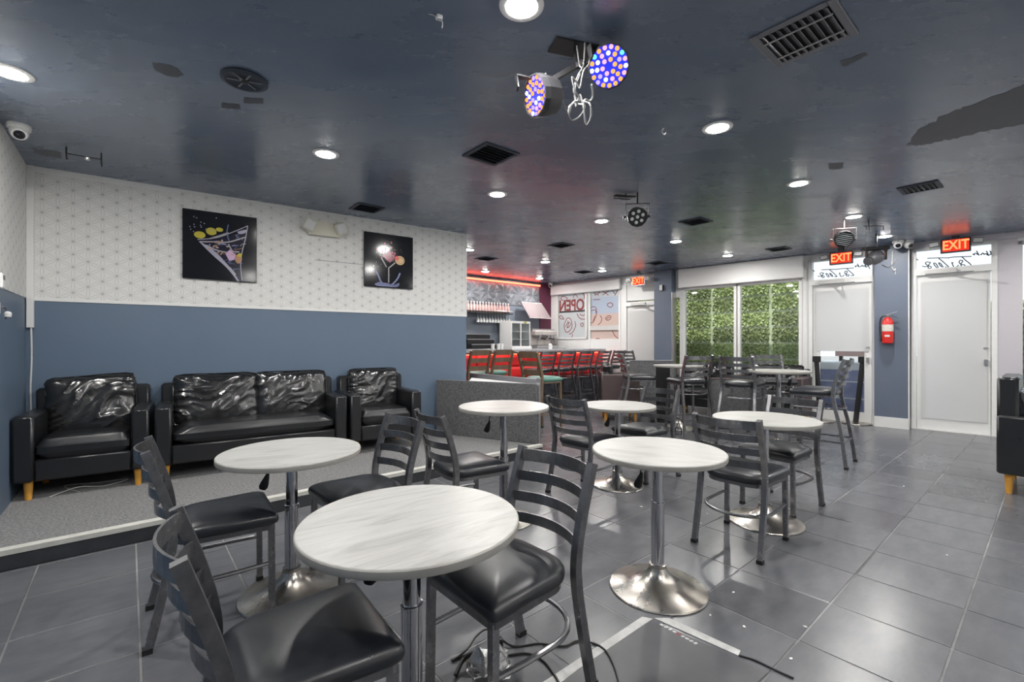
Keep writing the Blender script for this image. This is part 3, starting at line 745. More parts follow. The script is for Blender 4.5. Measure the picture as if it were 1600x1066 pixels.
for i in range(22):
    r_ = random.Random(i + 200); t = r_.uniform(.05, .9); xl = .22 + .52 * t; yl = .47 + .5 * t; xr = .85 - .10 * t; a_ = r_.uniform(.1, .9); x_ = xl + (xr - xl) * a_; y_ = yl - (yl - (.22 + .5 * t)) * a_ * .9
    ink(o, [[(x_, y_), (x_ + r_.uniform(-.06, .06), y_ + r_.uniform(-.04, .04)), (x_ + r_.uniform(.02, .12), y_ + r_.uniform(-.06, .05))]], r_.choice(['glass_art', 'lilac', 'blue_art_glare', 'splash_art', 'amber_art']), w_, h_, r_.uniform(.003, .009), 1)
ink(o, [[(.60, .16), (.58, .28), (.61, .40)]], 'blue_art_glare', w_, h_, .010, 1)  # reflected glare on the canvas, drawn as a blue streak
for c in (blob(.22, .36, .075, .05), blob(.37, .29, .07, .055), blob(.48, .25, .05, .03)): shape(o, c, 'olive', w_, h_, 2)
shape(o, [(.56, .6), (.62, .53), (.7, .6), (.68, .68), (.61, .7)], 'pink_art', w_, h_, 2, smooth=False); shape(o, blob(.74, .66, .05, .07), 'amber_art', w_, h_, 2); shape(o, blob(.76, .60, .03, .03), 'olive', w_, h_, 3)
shape(o, [(.72, .25), (.85, .20), (.84, .25), (.76, .28)], 'lilac', w_, h_, 2)
for i in range(16):
    r_ = random.Random(i); shape(o, blob(r_.uniform(.05, .45), r_.uniform(.08, .33), .008, .008, 6), 'lilac', w_, h_, 3, smooth=False)
for i in range(12):
    r_ = random.Random(i + 40); shape(o, blob(r_.uniform(.33, .62), r_.uniform(.4, .62), r_.uniform(.01, .025), .012, 7), r_.choice(['glass_art', 'amber_art', 'lilac']), w_, h_, 3)
o, w_, h_ = picture([(569, 361), (646, 372), (644, 452), (569, 447)], 'square black picture of a red cocktail splashing with an orange slice')
ink(o, [[(.30, .40), (.44, .62)], [(.62, .52), (.50, .62)], [(.485, .62), (.485, .91)]], 'glass_art', w_, h_, .013, 1)
shape(o, [(.36, .40), (.44, .36), (.5, .30), (.55, .36), (.62, .40), (.56, .48), (.5, .52), (.42, .47)], 'berry_art', w_, h_, 1)
for i in range(40):
    r_ = random.Random(i + 300); shape(o, blob(min(.72, max(.24, r_.gauss(.49, .10))), min(.5, max(.2, r_.gauss(.38, .07))), r_.uniform(.008, .022), r_.uniform(.008, .022), 6), r_.choice(['berry_art', 'berry_art', 'berry_dark']), w_, h_, 1, smooth=False)
for i in range(14):
    r_ = random.Random(i + 9); shape(o, blob(r_.gauss(.49, .09), r_.uniform(.14, .45), .016, .02, 7), 'berry_art', w_, h_, 2)
shape(o, blob(.72, .47, .10, .085), 'orange_art', w_, h_, 2); shape(o, blob(.73, .47, .075, .06), 'amber_art', w_, h_, 3); shape(o, blob(.73, .47, .065, .05), 'orange_art', w_, h_, 4); shape(o, blob(.655, .435, .045, .04), 'cherry_art', w_, h_, 5)
ink(o, [[(.22, .70), (.27, .78), (.33, .90), (.42, .96)], [(.72, .71), (.68, .80), (.60, .90), (.52, .96)], [(.24, .96), (.4, .93), (.6, .96), (.7, .92)]], 'splash_art', w_, h_, .018, 1)
shape(o, [(.2, .95), (.3, .91), (.42, .95), (.5, .93), (.6, .94), (.7, .9), (.66, .975), (.4, .985), (.24, .98)], 'splash_art', w_, h_, 2)
for i in range(14):
    r_ = random.Random(i + 77); shape(o, blob(r_.uniform(.12, .9), r_.uniform(.25, .85), .006, .007, 6), 'lilac', w_, h_, 3, smooth=False)

xs0, zs0 = WL.hit(492, 406); xs1, zs1 = WL.hit(566, 413)
MB().box(xs0, xs1, -.0066, -.006, zs0 - .004, zs0 + .001).build('paper_seam', 'grey_plastic', wl)
# emergency twin-head light
x, z = WL.hit(507, 357, .05); o = W_empty('emergency_light', WL, x, z, 'ivory emergency light with two square lamp heads on the papered wall', 'emergency light', None, .008)
MB().poly([(-.17, -.06, .075), (.17, -.06, .075), (.20, -.06, -.02), (.17, -.06, -.085), (-.17, -.06, -.085), (-.20, -.06, -.02)], .06).build('housing', 'ivory_plastic', o)
for s_ in (-1, 1):
    q = Matrix.Translation((s_ * .165, -.085, .012)) @ Matrix.Rotation(R(-24 * s_), 4, 'Y') @ Matrix.Rotation(R(12), 4, 'X')
    hd = MB().box(-.06, .06, -.045, .03, -.065, .065, mtx=q, bev=.012).build('lamp_head', 'ivory_plastic', o)
    MB().box(-.048, .048, -.049, -.043, -.052, .052, mtx=q, bev=.004).build('lens', 'lens_pale', hd)
# cable trunking in the corner and its cord
x0, z0 = WL.hit(37, 512, .02)
o = W_empty('cable_trunking', WL, .03, z0, 'tall white cable trunking in the room corner with cord below', 'trunking', None, .006)
MB().box(-.022, .022, -.03, 0, 0, CEIL - z0, bev=.003).build('cover', 'white_plastic', o)
MB().tube(bez([(.005, -.015, 0), (.008, -.014, -.25), (.002, -.014, -.5), (.006, -.02, -.78), (-.01, -.03, -.86)]), .006, 8).build('cord', 'cable_white', o); MB().tube(bez([(-.01, -.03, -.80), (.012, -.04, -.83), (-.012, -.045, -.86), (.01, -.03, -.90)]), .008, 8).build('knot', 'cable_white', o)
# switch box on the near left wall
x0, z0 = WS.hit(3, 440, .03); o = W_empty('sensor_box', WS, x0, z0, 'white plastic box on the near wall at the left edge', 'box', None, .006)
MB().box(-.05, .035, -.035, 0, -.05, .055, bev=.008).build('cover', 'white_plastic', o); MB().box(-.04, .02, -.036, -.034, .01, .04).build('slot', 'grey_plastic', o)
x0, z0 = WS.hit(4, 484, .03); o = W_empty('wall_outlet', WS, x0, z0, 'small outlet with plugs below the box at the left edge', 'outlet')
MB().box(-.05, .012, -.02, 0, -.03, .05, bev=.004).build('plate', 'white_plastic', o); MB().tube(bez([(.0, -.03, .02), (.035, -.04, .01), (.045, -.045, -.02), (.03, -.04, -.06)]), .006, 8).build('cord', 'grey_plastic', o); MB().lathe([(0, 0), (.018, .004), (.02, .03), (.01, .04)], 14, mtx=Matrix.Translation((.03, -.05, -.05))).build('plug', 'lens_pale', o, True)

# ------------------------------------------------------------ sofas
def sofa(W_, D2, name, label, loc, rz, seats=1, back_h=.80, arm_h=.635, side_m='leather', seed=1, base_z=.14, front_split=True, cush_h=.48, legs=True, tilt=0.):
    """origin: centre of the footprint at the ground, faces -y local."""
    o = empty(name, loc, rz, label, 'sofa' if seats > 1 else 'armchair', 'black leather seating with wooden legs')
    aw = .115; hx, hy = W_ / 2, D2 / 2
    for s_ in (-1, 1):
        x0, x1 = sorted((s_ * hx, s_ * (hx - aw)))
        MB().box(x0, x1, -hy, hy, base_z, arm_h, bev=.016).build('arm', side_m, o, True)
    MB().box(-hx + aw, hx - aw, -hy + .012, hy, base_z, .30, bev=.012).build('base', 'leather', o, True)
    MB().box(-hx + aw * .2, hx - aw * .2, hy - .13, hy, .29, back_h, bev=.02).build('backrest', 'leather', o, True)
    iw = W_ - 2 * aw
    st = cushion(iw - .004, D2 - .14, .17, seed, .004, 16, 14, .0, 3.).build('seat_cushion', 'leather', o, True); st.location = (0, -.065, .285)
    cw = iw / seats
    for i in range(seats):
        c = cushion(cw + .02, .17, cush_h, seed + i * 2.7 + 1, .018, 36, 5.0, 0, 6.0, thin=1)
        cb = c.build('back_cushion', 'leather_slick', o, True); cb.location = (-iw / 2 + cw * (i + .5) + .01, hy - .20, .40); cb.rotation_euler = (R(-11), R(tilt), 0)
        hw_ = (cw + .02) / 2; pr = []
        for k_ in range(48):
            a = 2 * math.pi * k_ / 48; ca, sa = math.cos(a), math.sin(a); m_ = (abs(ca) ** 14 + abs(sa) ** 14) ** (-1 / 14)
            pr.append((hw_ * ca * m_, -.030 + .006 * math.sin(k_ * .8 + seed), cush_h / 2 + cush_h / 2 * sa * m_))
        MB().tube(pr, .006, 6, closed=True).build('piping', 'leather_slick', cb, True)
    if legs:
        for sx_ in (-1, 1):
            for sy_ in (-1, 1):
                MB().lathe([(.020, 0), (.028, base_z - .01), (.028, base_z + .004)], 16, mtx=Matrix.Translation((sx_ * (hx - .075), sy_ * (hy - .07), 0))).build('leg', 'oak_leg', o, True)
    return o
def on_wall_sofa(s0, s1, **kw):
    p = WL.p((s0 + s1) / 2, PH + .006, .012 + .66 / 2); return sofa(s1 - s0, .66, loc=p, rz=WL.ang, **kw)
a1_ = on_wall_sofa(.06, .85, name='armchair', label='black leather armchair in the corner below the white trunking', seed=3, tilt=-4, cush_h=.50)
a2_ = on_wall_sofa(.885, 2.455, name='sofa', label='black leather two-cushion sofa between the two armchairs', seats=2, seed=11)
a3_ = on_wall_sofa(2.49, 3.28, name='armchair', label='black leather armchair right of the sofa, by the carpeted partition', seed=21)
rs = Vector((4.71, 3.95, 0)); sofa(.82, .68, 'armchair', 'black leather armchair cut off by the right edge of the picture', rs, math.atan2(V.y, V.x) + R(90), back_h=1.0, arm_h=.67, seed=5, base_z=.17)
# loose wires under the corner armchair
def wire(name, pts, r, m, label, cat, group=None):
    o = MB().tube(bez(pts, 6), r, 6).build(name, m, None, True); return tag(o, label, cat, group)
pw = [WL.p(x, PH + .010 + h, off) for x, h, off in ((.25, 0, .62), (.4, .03, .55), (.55, .0, .5), (.7, .02, .45), (.5, 0, .35), (.3, .02, .4), (.42, .0, .6))]
wire('loose_cord', pw, .003, 'cable_white', 'thin pale cord lying under the corner armchair', 'cord')

# ------------------------------------------------------------ ladder-back chairs and stools
def seat_outline(fw, rw, fy, ry, n=9):
    pts = [(-fw + .02, fy), (fw - .02, fy)]
    for i in range(5):
        a = R(90 - 90 * i / 4); pts.append((fw - .025 + .025 * math.cos(a), fy - .025 + .025 * math.sin(a)))
    rr = .12
    for i in range(n):
        a = R(-90 * i / (n - 1)); pts.append((rw - rr + rr * math.cos(a), ry + rr + rr * math.sin(a)))
    for i in range(n):
        a = R(-90 - 90 * i / (n - 1)); pts.append((-rw + rr + rr * math.cos(a), ry + rr + rr * math.sin(a)))
    for i in range(5):
        a = R(180 - 90 * i / 4); pts.append((-fw + .025 + .025 * math.cos(a), fy - .025 + .025 * math.sin(a)))
    return pts[2:]
def make_chair(name, label, cat, group, sz=.45, tz=.84, mm='gunmetal', seat_m='vinyl', slats=4, slat_h=.042, bow=.055, hoops=(.24,), ring=None, spl=.0, post=.0145):
    o = empty(name, (0, 0, 0), 0, label, cat, group)
    ol = seat_outline(.215, .195, .215, -.205)
    mb = MB(); vs = []; fs = []
    prof = [(.95, -.004), (1.0, .006), (1.015, .020), (1.005, .034), (.97, .045), (.90, .055), (.78, .064), (.58, .071), (.3, .075), (.02, .076)]
    for k_, h in prof: vs += [(x * k_, y * k_, sz - .02 + h) for x, y in ol]
    n = len(ol)
    for i in range(len(prof) - 1):
        for q in range(n): fs.append((i * n + q, i * n + (q + 1) % n, (i + 1) * n + (q + 1) % n, (i + 1) * n + q))
    fs.append(tuple(range(n))[::-1]); fs.append(tuple((len(prof) - 1) * n + q for q in range(n)))
    mb.add(vs, fs).build('seat', seat_m, o, True)
    MB().poly([(x * .95, y * .95, sz - .046) for x, y in ol], .024, axis=2).build('seat_frame', mm, o)
    foot_y = -.235 - .045 - spl; pw_ = sqp(post, post * 1.12)
    for s_ in (-1, 1):
        lg = MB().sweep([(s_ * (.190 + spl), .190 + spl * .6, 0), (s_ * .186, .186, sz - .03)], sqp(.0135, .0135), up=Vector((0, 1, 0))).build('front_leg', mm, o)
        MB().box(s_ * (.19 + spl) - .016, s_ * (.19 + spl) + .016, .174 + spl * .6, .206 + spl * .6, 0, .022).build('foot_cap', 'rubber', lg)
        path = bez([(s_ * (.200 + spl), foot_y, 0), (s_ * (.198 + spl * .5), foot_y + .05, sz * .5), (s_ * .197, -.198, sz * .88), (s_ * .196, -.196, sz + .06), (s_ * .196, -.225, sz + (tz - sz) * .5), (s_ * .196, -.288, tz)], 4)
        bp = MB().sweep(path, pw_, up=Vector((0, 1, 0))).build('back_post', mm, o)
        MB().box(s_ * (.2 + spl) - .017, s_ * (.2 + spl) + .017, foot_y - .018, foot_y + .018, 0, .022).build('foot_cap', 'rubber', bp)
    H_ = tz - sz
    for i in range(slats):
        z = tz - .035 - i * (H_ - .14) / (slats - 1) if slats > 1 else tz - .05
        f_ = (z - sz) / H_; y0 = -.196 - .092 * max(0, (f_ - .15) / .85) ** 1.25
        pts = []
        for k_ in range(11):
            t = -1 + 2 * k_ / 10; pts.append((t * .186, y0 - bow * (1 - t * t), z))
        hh = slat_h * (1.25 if i == 0 else 1.0)
        MB().sweep(pts, sqp(.0035, hh / 2)).build('slat', mm, o)
    for hz in hoops:
        g = foot_y + (-.198 - foot_y) * (hz / sz); pts = [(-.188, .185, hz), (-.197, .06, hz)]
        for k_ in range(13):
            a = R(180 + 180 * k_ / 12); pts.append((.198 * math.cos(a), -.08 + .185 * math.sin(a), hz))
        pts += [(.197, .06, hz), (.188, .185, hz)]
        MB().tube(pts, .0105, 8).build('hoop_stretcher', mm, o, True)
    if ring:
        r_ = .19 + spl * .5
        for pp in ([(-r_, .19, ring), (r_, .19, ring)], [(-r_, .19, ring), (-r_ - .006, foot_y + .03, ring)], [(r_, .19, ring), (r_ + .006, foot_y + .03, ring)], [(-r_, foot_y + .03, ring), (r_, foot_y + .03, ring)]):
            MB().sweep(pp, sqp(.009, .009)).build('footrest_bar', mm, o)
    return o
def place(proto, used, org, face, label):
    o = proto if not used else copy_tree(proto)
    used.append(1); o.location = (org[0], org[1], 0); o.rotation_euler = (0, 0, R(face - 90)); o['label'] = label; return o
cproto = make_chair('dining_chair', 'x', 'chair', 'metal ladder-back chairs at the low tables'); cu_ = []
def from_back(px, d, face, k_=.285):
    b = at(px, d); return b
for org, face, lab in (
    ((-.588, 1.29), 37, 'metal ladder-back chair cut off at the bottom left, nearest the camera'),
    ((-1.42, 2.24), 37, 'metal ladder-back chair beside the left table, facing the sofa side'),
    ((-.87, 2.62), 224, 'metal ladder-back chair facing left, behind the front table'),
    ((-.31, 3.16), 36, 'metal ladder-back chair facing right, back to back with its neighbour behind the front table'),
    ((-.04, 1.70), 221, 'large foreground metal ladder-back chair right of the front table, cords below it'),
    ((.652, 4.005), 43, 'metal ladder-back chair between the tall left table and the middle table'),
    ((1.27, 4.44), 215, 'metal ladder-back chair facing left, pushed to the small far table'),
    ((1.53, 3.02), 42, 'metal ladder-back chair with its back to the camera at the right table'),
    ((2.12, 3.64), 215, 'metal ladder-back chair on the far right side of the right table')):
    place(cproto, cu_, org, face, lab)
sproto = make_chair('bar_stool', 'x', 'stool', 'tall metal ladder-back bar stools', sz=.76, tz=1.125, hoops=(.60,), ring=.26, spl=.03); su_ = []
for org, face, lab in (
    ((2.45, 6.38), 100, 'tall metal ladder-back stool in front of the far left high table'),
    ((2.99, 5.93), 47, 'tall metal ladder-back stool left of the high table by the ivy window'),
    ((3.36, 5.05), 134, 'dark metal ladder-back stool standing alone before the left exit door'),
    ((3.60, 6.28), 262, 'tall metal ladder-back stool behind the high table by the ivy window'),
    ((1.955, 7.05), -4, 'tall metal ladder-back stool seen side-on behind the small far table')):
    place(sproto, su_, org, face, lab)

# ------------------------------------------------------------ pedestal tables
def table(loc, top, dia, label, rot=0., base_d=.50, group='pale round pedestal tables', lever=200, base=True):
    o = empty('pedestal_table', (loc[0], loc[1], 0), R(rot), label, 'table', group); r = dia / 2; th = .026
    tt = MB().lathe([(0, top - .004), (r - .006, top - .004), (r - .004, top - .003), (r - .006, top), (0, top)], 64).build('tabletop', 'pale_wood', o)
    MB().lathe([(r - .012, top - th), (r - .002, top - th), (r, top - th + .004), (r, top - .004), (r - .003, top - .0005), (r - .012, top - .001)], 64).build('edge_band', 'edge_band', o, True)
    MB().lathe([(0, top - th - .002), (r - .012, top - th - .002), (r - .012, top - .005), (0, top - .005)], 48).build('underside', 'underside', o)
    MB().box(-.11, .11, -.11, .11, top - th - .012, top - th - .002).build('mounting_plate', 'black_metal', o)
    zc = .46
    MB().lathe([(.028, zc), (.028, top - th - .01)], 28).build('column', 'chrome', o, True)
    MB().lathe([(.034, .085), (.034, zc - .012), (.036, zc - .01), (.036, zc), (.029, zc + .001)], 28).build('sleeve', 'chrome', o, True)
    b = base_d / 2
    MB().lathe([(b - .004, 0), (b, .004), (b - .004, .010), (b * .8, .018), (b * .55, .034), (b * .36, .058), (b * .24, .082), (.048, .105), (.042, .118)], 56).build('base', 'chrome_worn', o, True)
    MB().lathe([(.042, .115), (.044, .118), (.044, .132), (.035, .136)], 28).build('collar', 'chrome_worn', o, True)
    a = R(lever - rot); dv = Vector((math.cos(a), math.sin(a), 0)); p0 = Vector((0, 0, top - th - .025))
    lv = MB().tube(bez([p0 + dv * .02, p0 + dv * .08, p0 + dv * .105 - Vector((0, 0, .02)), p0 + dv * .115 - Vector((0, 0, .06))]), .004, 8).build('lever', 'black_metal', o, True)
    q = Matrix.Translation(p0 + dv * .122 - Vector((0, 0, .095))) @ Matrix.Rotation(math.atan2(-loc[0], loc[1]) - R(rot), 4, 'Z') @ Matrix.Rotation(R(18), 4, 'Y')
    MB().lathe([(0, -.044), (.014, -.042), (.021, -.030), (.020, -.012), (.012, .022), (.006, .042), (0, .044)], 14, mtx=q @ Matrix.Diagonal((1, .5, 1, 1))).build('paddle', 'black_plastic', lv, True)
    return o
table((-.323, 1.475), .735, .69, 'round pale wood pedestal table in the foreground centre', rot=38, lever=205, base_d=.42)
table((-1.145, 2.38), .738, .68, 'round pale wood pedestal table in front of the black sofa', rot=25, lever=205)
table((.770, 2.42), .733, .68, 'round pale wood pedestal table right of centre with a wide dull base', rot=-25, lever=205)
table((-.06, 3.36), .835, .66, 'taller round pale table in front of the carpeted partition', rot=10, lever=200, base_d=.44)
table((.965, 4.17), .73, .67, 'small far round pale table between two facing chairs', rot=15, base_d=.46, lever=210)
table((1.835, 3.32), .75, .70, 'round pale pedestal table at the right between two chairs', rot=-10, lever=60)
table((2.52, 6.95), .955, .71, 'high round table far back with a stool before it', rot=0, lever=-60)
table((3.27, 5.62), .955, .70, 'high round pale table below the ivy window', rot=0, lever=-20)

# ------------------------------------------------------------ carpeted low partition at the platform end
o = empty('low_partition', (0, 0, 0), 0, 'low grey carpeted partition at the end of the sofa platform', 'partition')
f0, f1 = Vector((-1.02, 6.0, 0)), Vector((.29, 5.33, 0)); g1, g0 = Vector((.33, 5.72, 0)), Vector((-.62, 6.9, 0))
def panel(a, b, z0, z1, th, m, name, par, side=1):
    dv = (b - a); L_ = dv.length; ang = math.atan2(dv.y, dv.x)
    q = Matrix.Translation(a) @ Matrix.Rotation(ang, 4, 'Z'); MB().box(0, L_, -th / 2, th / 2, z0, z1, mtx=q, bev=.006).build(name, m, par)
panel(f0 + (f1 - f0).normalized() * .05, f1, PH + .006, .815, .05, 'carpet_dark', 'front_panel', o)
panel(g0, g1, .0, .84, .05, 'grey_body', 'rear_panel', o)
panel(f1, g1, 0.0, .80, .05, 'carpet_dark', 'end_panel', o)
MB().poly([(f0.x + .45, f0.y - .18, .775), (f1.x, f1.y + .03, .775), (g1.x, g1.y - .03, .775), (g0.x + .02, g0.y - .1, .775)], -.02, axis=2).build('shelf_top', 'white_paint', o)
MB().box(-.03, .03, -.03, .03, 0, .85, mtx=Matrix.Translation(g1)).build('corner_post', 'grey_body', o)

# ------------------------------------------------------------ the bar
BO = Vector((-.52, 7.6, 0)); BN = Vector((-U.y, U.x, 0))
def bar(s, n, z=0.): return BO + U * s + BN * n + Vector((0, 0, z))
bo = empty('bar_counter', bar(0, 0), TH, 'long bar counter with lit red padded front panels', 'counter')
bl = 4.25; x0 = -1.1
MB().box(x0, bl, .72, 1.22, 0, 1.08).build('body', 'bar_lower', bo)
MB().box(x0 - .03, bl + .05, .60, 1.28, 1.10, 1.15, bev=.008).build('worktop', 'bar_stone', bo)
MB().box(x0, bl, .66, 1.22, 1.08, 1.10).build('worktop_core', 'black_plastic', bo)
np_ = 14; pwid = (bl - x0) / np_
for r_ in range(2):
    for i in range(np_):
        cb = cushion(pwid - .012, .07, .235, i, .0, 8, 6., thin=1).mesh('padded_panel', 'red_vinyl', True) if (i == 0 and r_ == 0) else cb
        q = link('padded_panel', cb, bo); q.location = (x0 + (i + .5) * pwid, .715, .585 + r_ * .24)
MB().box(x0, bl, .665, .685, 1.062, 1.078).build('led_strip', 'led_red', bo)
MB().box(x0, bl, .690, .72, .56, .583).build('lower_rail', 'steel', bo)
wproto = make_chair('wooden_bar_stool', 'x', 'stool', 'brown wooden bar stools', sz=.76, tz=1.16, mm='brown_wood', seat_m='green_vinyl', slats=3, slat_h=.075, bow=.02, hoops=(), ring=.28, spl=.01, post=.018); wu_ = []
def bar_back(px): # position along the stool row for a pixel column
    r = (px - CX) / F; return (BO.x - r * BO.y) / (r * U.y - U.x)
for px, lab in ((751, 'brown wooden bar stool nearest the papered wall end'), (787, 'brown wooden bar stool second from the papered wall end')):
    p = bar(bar_back(px), .27); place(wproto, wu_, p, 130, lab)
place(wproto, wu_, (.44, 6.69), 40, 'brown wooden bar stool with a green seat behind the carpeted partition')
for px, lab in ((857, 'first metal bar stool of the row, next to the wooden ones'), (888, 'second metal bar stool of the row along the red bar'), (917, 'third metal bar stool of the row along the red bar'), (945, 'fourth metal bar stool of the row along the red bar'), (968, 'last metal bar stool of the row at the bar end')):
    p = bar(bar_back(px), .27); place(sproto, su_, p, 130, lab)['group'] = 'metal stools along the bar'
p = at(993, 9.35); st = place(sproto, su_, (p.x, p.y), 300, 'dark stool by the far white door beyond the bar')
# back counter and what stands on it
bw = (Vector((P0[0], P0[1], 0)) - BO).dot(BN)
bc = empty('back_counter', bar(0, 0), TH, 'long back counter along the bar wall', 'counter')
MB().box(-1.5, 3.72, bw - .62, bw - .01, 0, 1.12).build('body', 'grey_body', bc); MB().box(-1.5, 3.72, bw - .66, bw - .01, 1.12, 1.16, bev=.006).build('worktop', 'bar_stone', bc)
def bpos(px, n):                       # place on the back counter at pixel column px, offset n from the stool line
    r = (px - CX) / F; b0 = BO + BN * n; return (b0.x - r * b0.y) / (r * U.y - U.x)
nb = bw - .34
def bthing(name, px, n, z, label, cat, group=None): return empty(name, bar(bpos(px, n), n, z), TH, label, cat, group)
o = bthing('display_fridge', 805, nb, 1.16, 'small white glass display case with shelves behind the bar', 'display case')
W2_, H2_ = .58, .62
MB().box(-W2_ / 2, W2_ / 2, -.2, .22, 0, .04).box(-W2_ / 2, W2_ / 2, -.2, .22, H2_ - .05, H2_).box(-W2_ / 2, -W2_ / 2 + .03, -.2, .22, .04, H2_ - .05).box(W2_ / 2 - .03, W2_ / 2, -.2, .22, .04, H2_ - .05).box(-.015, .015, -.2, -.17, .04, H2_ - .05).box(-W2_ / 2, W2_ / 2, .2, .22, .04, H2_ - .05).build('cabinet', 'white_plastic', o)
for q in (.2, .38): MB().box(-W2_ / 2 + .03, W2_ / 2 - .03, -.18, .2, q, q + .012).build('shelf', 'white_plastic', o)
MB().box(-W2_ / 2 + .03, -.015, -.199, -.193, .04, H2_ - .05).build('door_pane', 'pane_glass', o); MB().box(.015, W2_ / 2 - .03, -.199, -.193, .04, H2_ - .05).build('door_pane', 'pane_glass', o); MB().box(.10, .17, -.203, -.2, H2_ - .045, H2_ - .005).build('sticker', 'olive', o)
o = bthing('espresso_machine', 845, nb, 1.16, 'cream and steel espresso machine with two group heads', 'coffee machine')
MB().box(-.34, .34, -.02, .2, .0, .40, bev=.02).build('body', 'machine_cream', o); MB().box(-.36, .36, -.22, .2, .30, .42, bev=.02).build('top_housing', 'machine_cream', o); MB().box(-.34, .34, -.24, -.02, .0, .07, bev=.01).build('drip_tray', 'steel', o); MB().box(-.30, .30, -.235, -.03, .07, .076).build('grate', 'rubber', o); MB().box(-.36, .36, -.10, .18, .42, .46).build('cup_rail', 'steel', o)
for x in (-.15, .12):
    g = MB().lathe([(.035, .22), (.04, .25), (.04, .30)], 18, mtx=Matrix.Translation((x, -.13, 0))).build('group_head', 'chrome', o, True); MB().tube([(x, -.15, .235), (x, -.32, .215)], .014, 10).build('portafilter_handle', 'black_plastic', g)
for x in (-.27, .27): MB().tube([(x, -.16, .30), (x, -.19, .2), (x, -.17, .1)], .006, 8).build('steam_wand', 'chrome', o)
o = bthing('liquor_steps', 753, nb - .05, 1.16, 'black stepped display shelf behind the bar', 'shelf')
for i in range(3):
    MB().box(-.42, .28, -.22 + i * .15, -.08 + i * .15, 0, .10 + i * .11).build('step', 'black_plastic', o); MB().box(-.43, .29, -.232 + i * .15, -.22 + i * .15, .085 + i * .11, .103 + i * .11).build('step_edge', 'steel', o)
for i, px in enumerate((770, 779, 784)):
    o = bthing('cup_stack', px, 1.0, 1.15, ['stack of white cups on the bar, left of three', 'stack of white cups on the bar, middle of three', 'stack of white cups on the bar, right of three'][i], 'cups', 'cups on the bar'); 
    for q in range(3): MB().lathe([(.028, q * .035), (.038, .05 + q * .035), (.036, .052 + q * .035), (.026, .006 + q * .035)], 16).build('cup', 'dish_white', o, True)
o = bthing('white_tray', 808, 1.0, 1.15, 'low white tray on the bar before the display case', 'tray'); MB().box(-.27, .27, -.15, .15, 0, .012).box(-.27, .27, -.15, -.14, 0, .07).box(-.27, .27, .14, .15, 0, .07).box(-.27, -.26, -.15, .15, 0, .07).box(.26, .27, -.15, .15, 0, .07).build('tray_shell', 'dish_white', o)
o = bthing('sanitizer_bottle', 860, 1.0, 1.15, 'small pale bottle with dark pump standing on the bar', 'bottle'); MB().lathe([(.0, 0), (.04, 0), (.04, .10), (.015, .12), (.015, .13)], 16).build('bottle', 'dish_white', o, True); MB().tube([(0, 0, .13), (0, 0, .16), (.03, 0, .162)], .006, 8).build('pump', 'black_plastic', o)
# relief panels, red light strip, bottle rack and glasses on the bar wall
def wbx(px, py, off=0.): return WB.hit(px, py, off)
xr0, zr1 = wbx(842, 449); zr0 = wbx(785, 474)[1]; zr1 = 2.68; ps = zr1 - zr0
def relief():
    mb = MB(); n = 16; vs = [(0, -.004, 0)]; fs = []; h = ps / 2 - .002
    for rr, hi, lo in ((.30, -.030, -.004), (.62, -.062, -.006), (1.0, -.012, -.004)):
        for k_ in range(n):
            a = 2 * math.pi * k_ / n; m_ = max(abs(math.cos(a)), abs(math.sin(a)))
            vs.append((h * rr / m_ * math.cos(a), hi if k_ % 2 else lo, h * rr / m_ * math.sin(a)))
    for k_ in range(n):
        k2 = (k_ + 1) % n; fs.append((0, 1 + k_, 1 + k2))
        for r_ in range(2): a, b = 1 + r_ * n, 1 + (r_ + 1) * n; fs.append((a + k_, b + k_, b + k2, a + k2))
    return mb.add(vs, fs).mesh('relief_panel', 'grey_relief')
rl = relief(); wbar = bpy.data.objects['wall_bar']
for i in range(8):
    q = link('relief_panel', rl, wbar); q.location = (xr0 - ps * (i + .5), 0, zr0 + ps / 2)
MB().box(xr0 - 8 * ps, xr0, -.02, 0, zr0 - .03, zr0 - .004).build('ledge', 'grey_body', wbar)
MB().box(xr0 + .02, WB.len - .01, -.02, 0, 0, CEIL).build('red_lit_panel', 'red_lit_wall', wbar)  # blue wall end, its red glow painted in as colour
o = W_empty('red_light_strip', WB, xr0, 2.72, 'glowing red light strip along the top of the bar wall', 'light strip', None, .03)
MB().box(-8 * ps, 0, -.03, -.005, -.02, .015).build('tube', 'led_red', o); MB().box(-8 * ps, 0, -.03, .03, .016, .05).build('channel', 'grey_body', o)
xg, zg = wbx(760, 488); o = W_empty('bottle_rack', WB, xg, zg - .02, 'wall rack holding a row of pink bottles above the bar', 'rack')
MB().box(-1.6, .62, -.22, 0, -.02, 0).build('shelf', 'black_plastic', o); MB().tube([(-1.6, -.21, .05), (.62, -.21, .05)], .006).build('rail', 'steel', o)
bot_me = None
for i in range(17):
    q = empty('bottle', WB.p(xg - .75 + i * .082, zg - .02, .11), WB.ang, 'pink bottle standing in the row on the bar wall rack', 'bottle', 'pink bottles on the rack')
    if i == 0:
        b_me = MB().lathe([(0, 0), (.030, 0), (.032, .01), (.032, .15), (.014, .19), (.012, .225)], 14).mesh('glass_body', 'bottle_pink', True); c_me = MB().lathe([(.014, .215), (.014, .245), (0, .246)], 12).mesh('cap', 'dish_white'); l_me = MB().lathe([(.0325, 0), (.033, .035)], 14).mesh('dark_foot', 'bottle_cap')
    link('glass_body', b_me, q); link('cap', c_me, q); link('dark_foot', l_me, q)
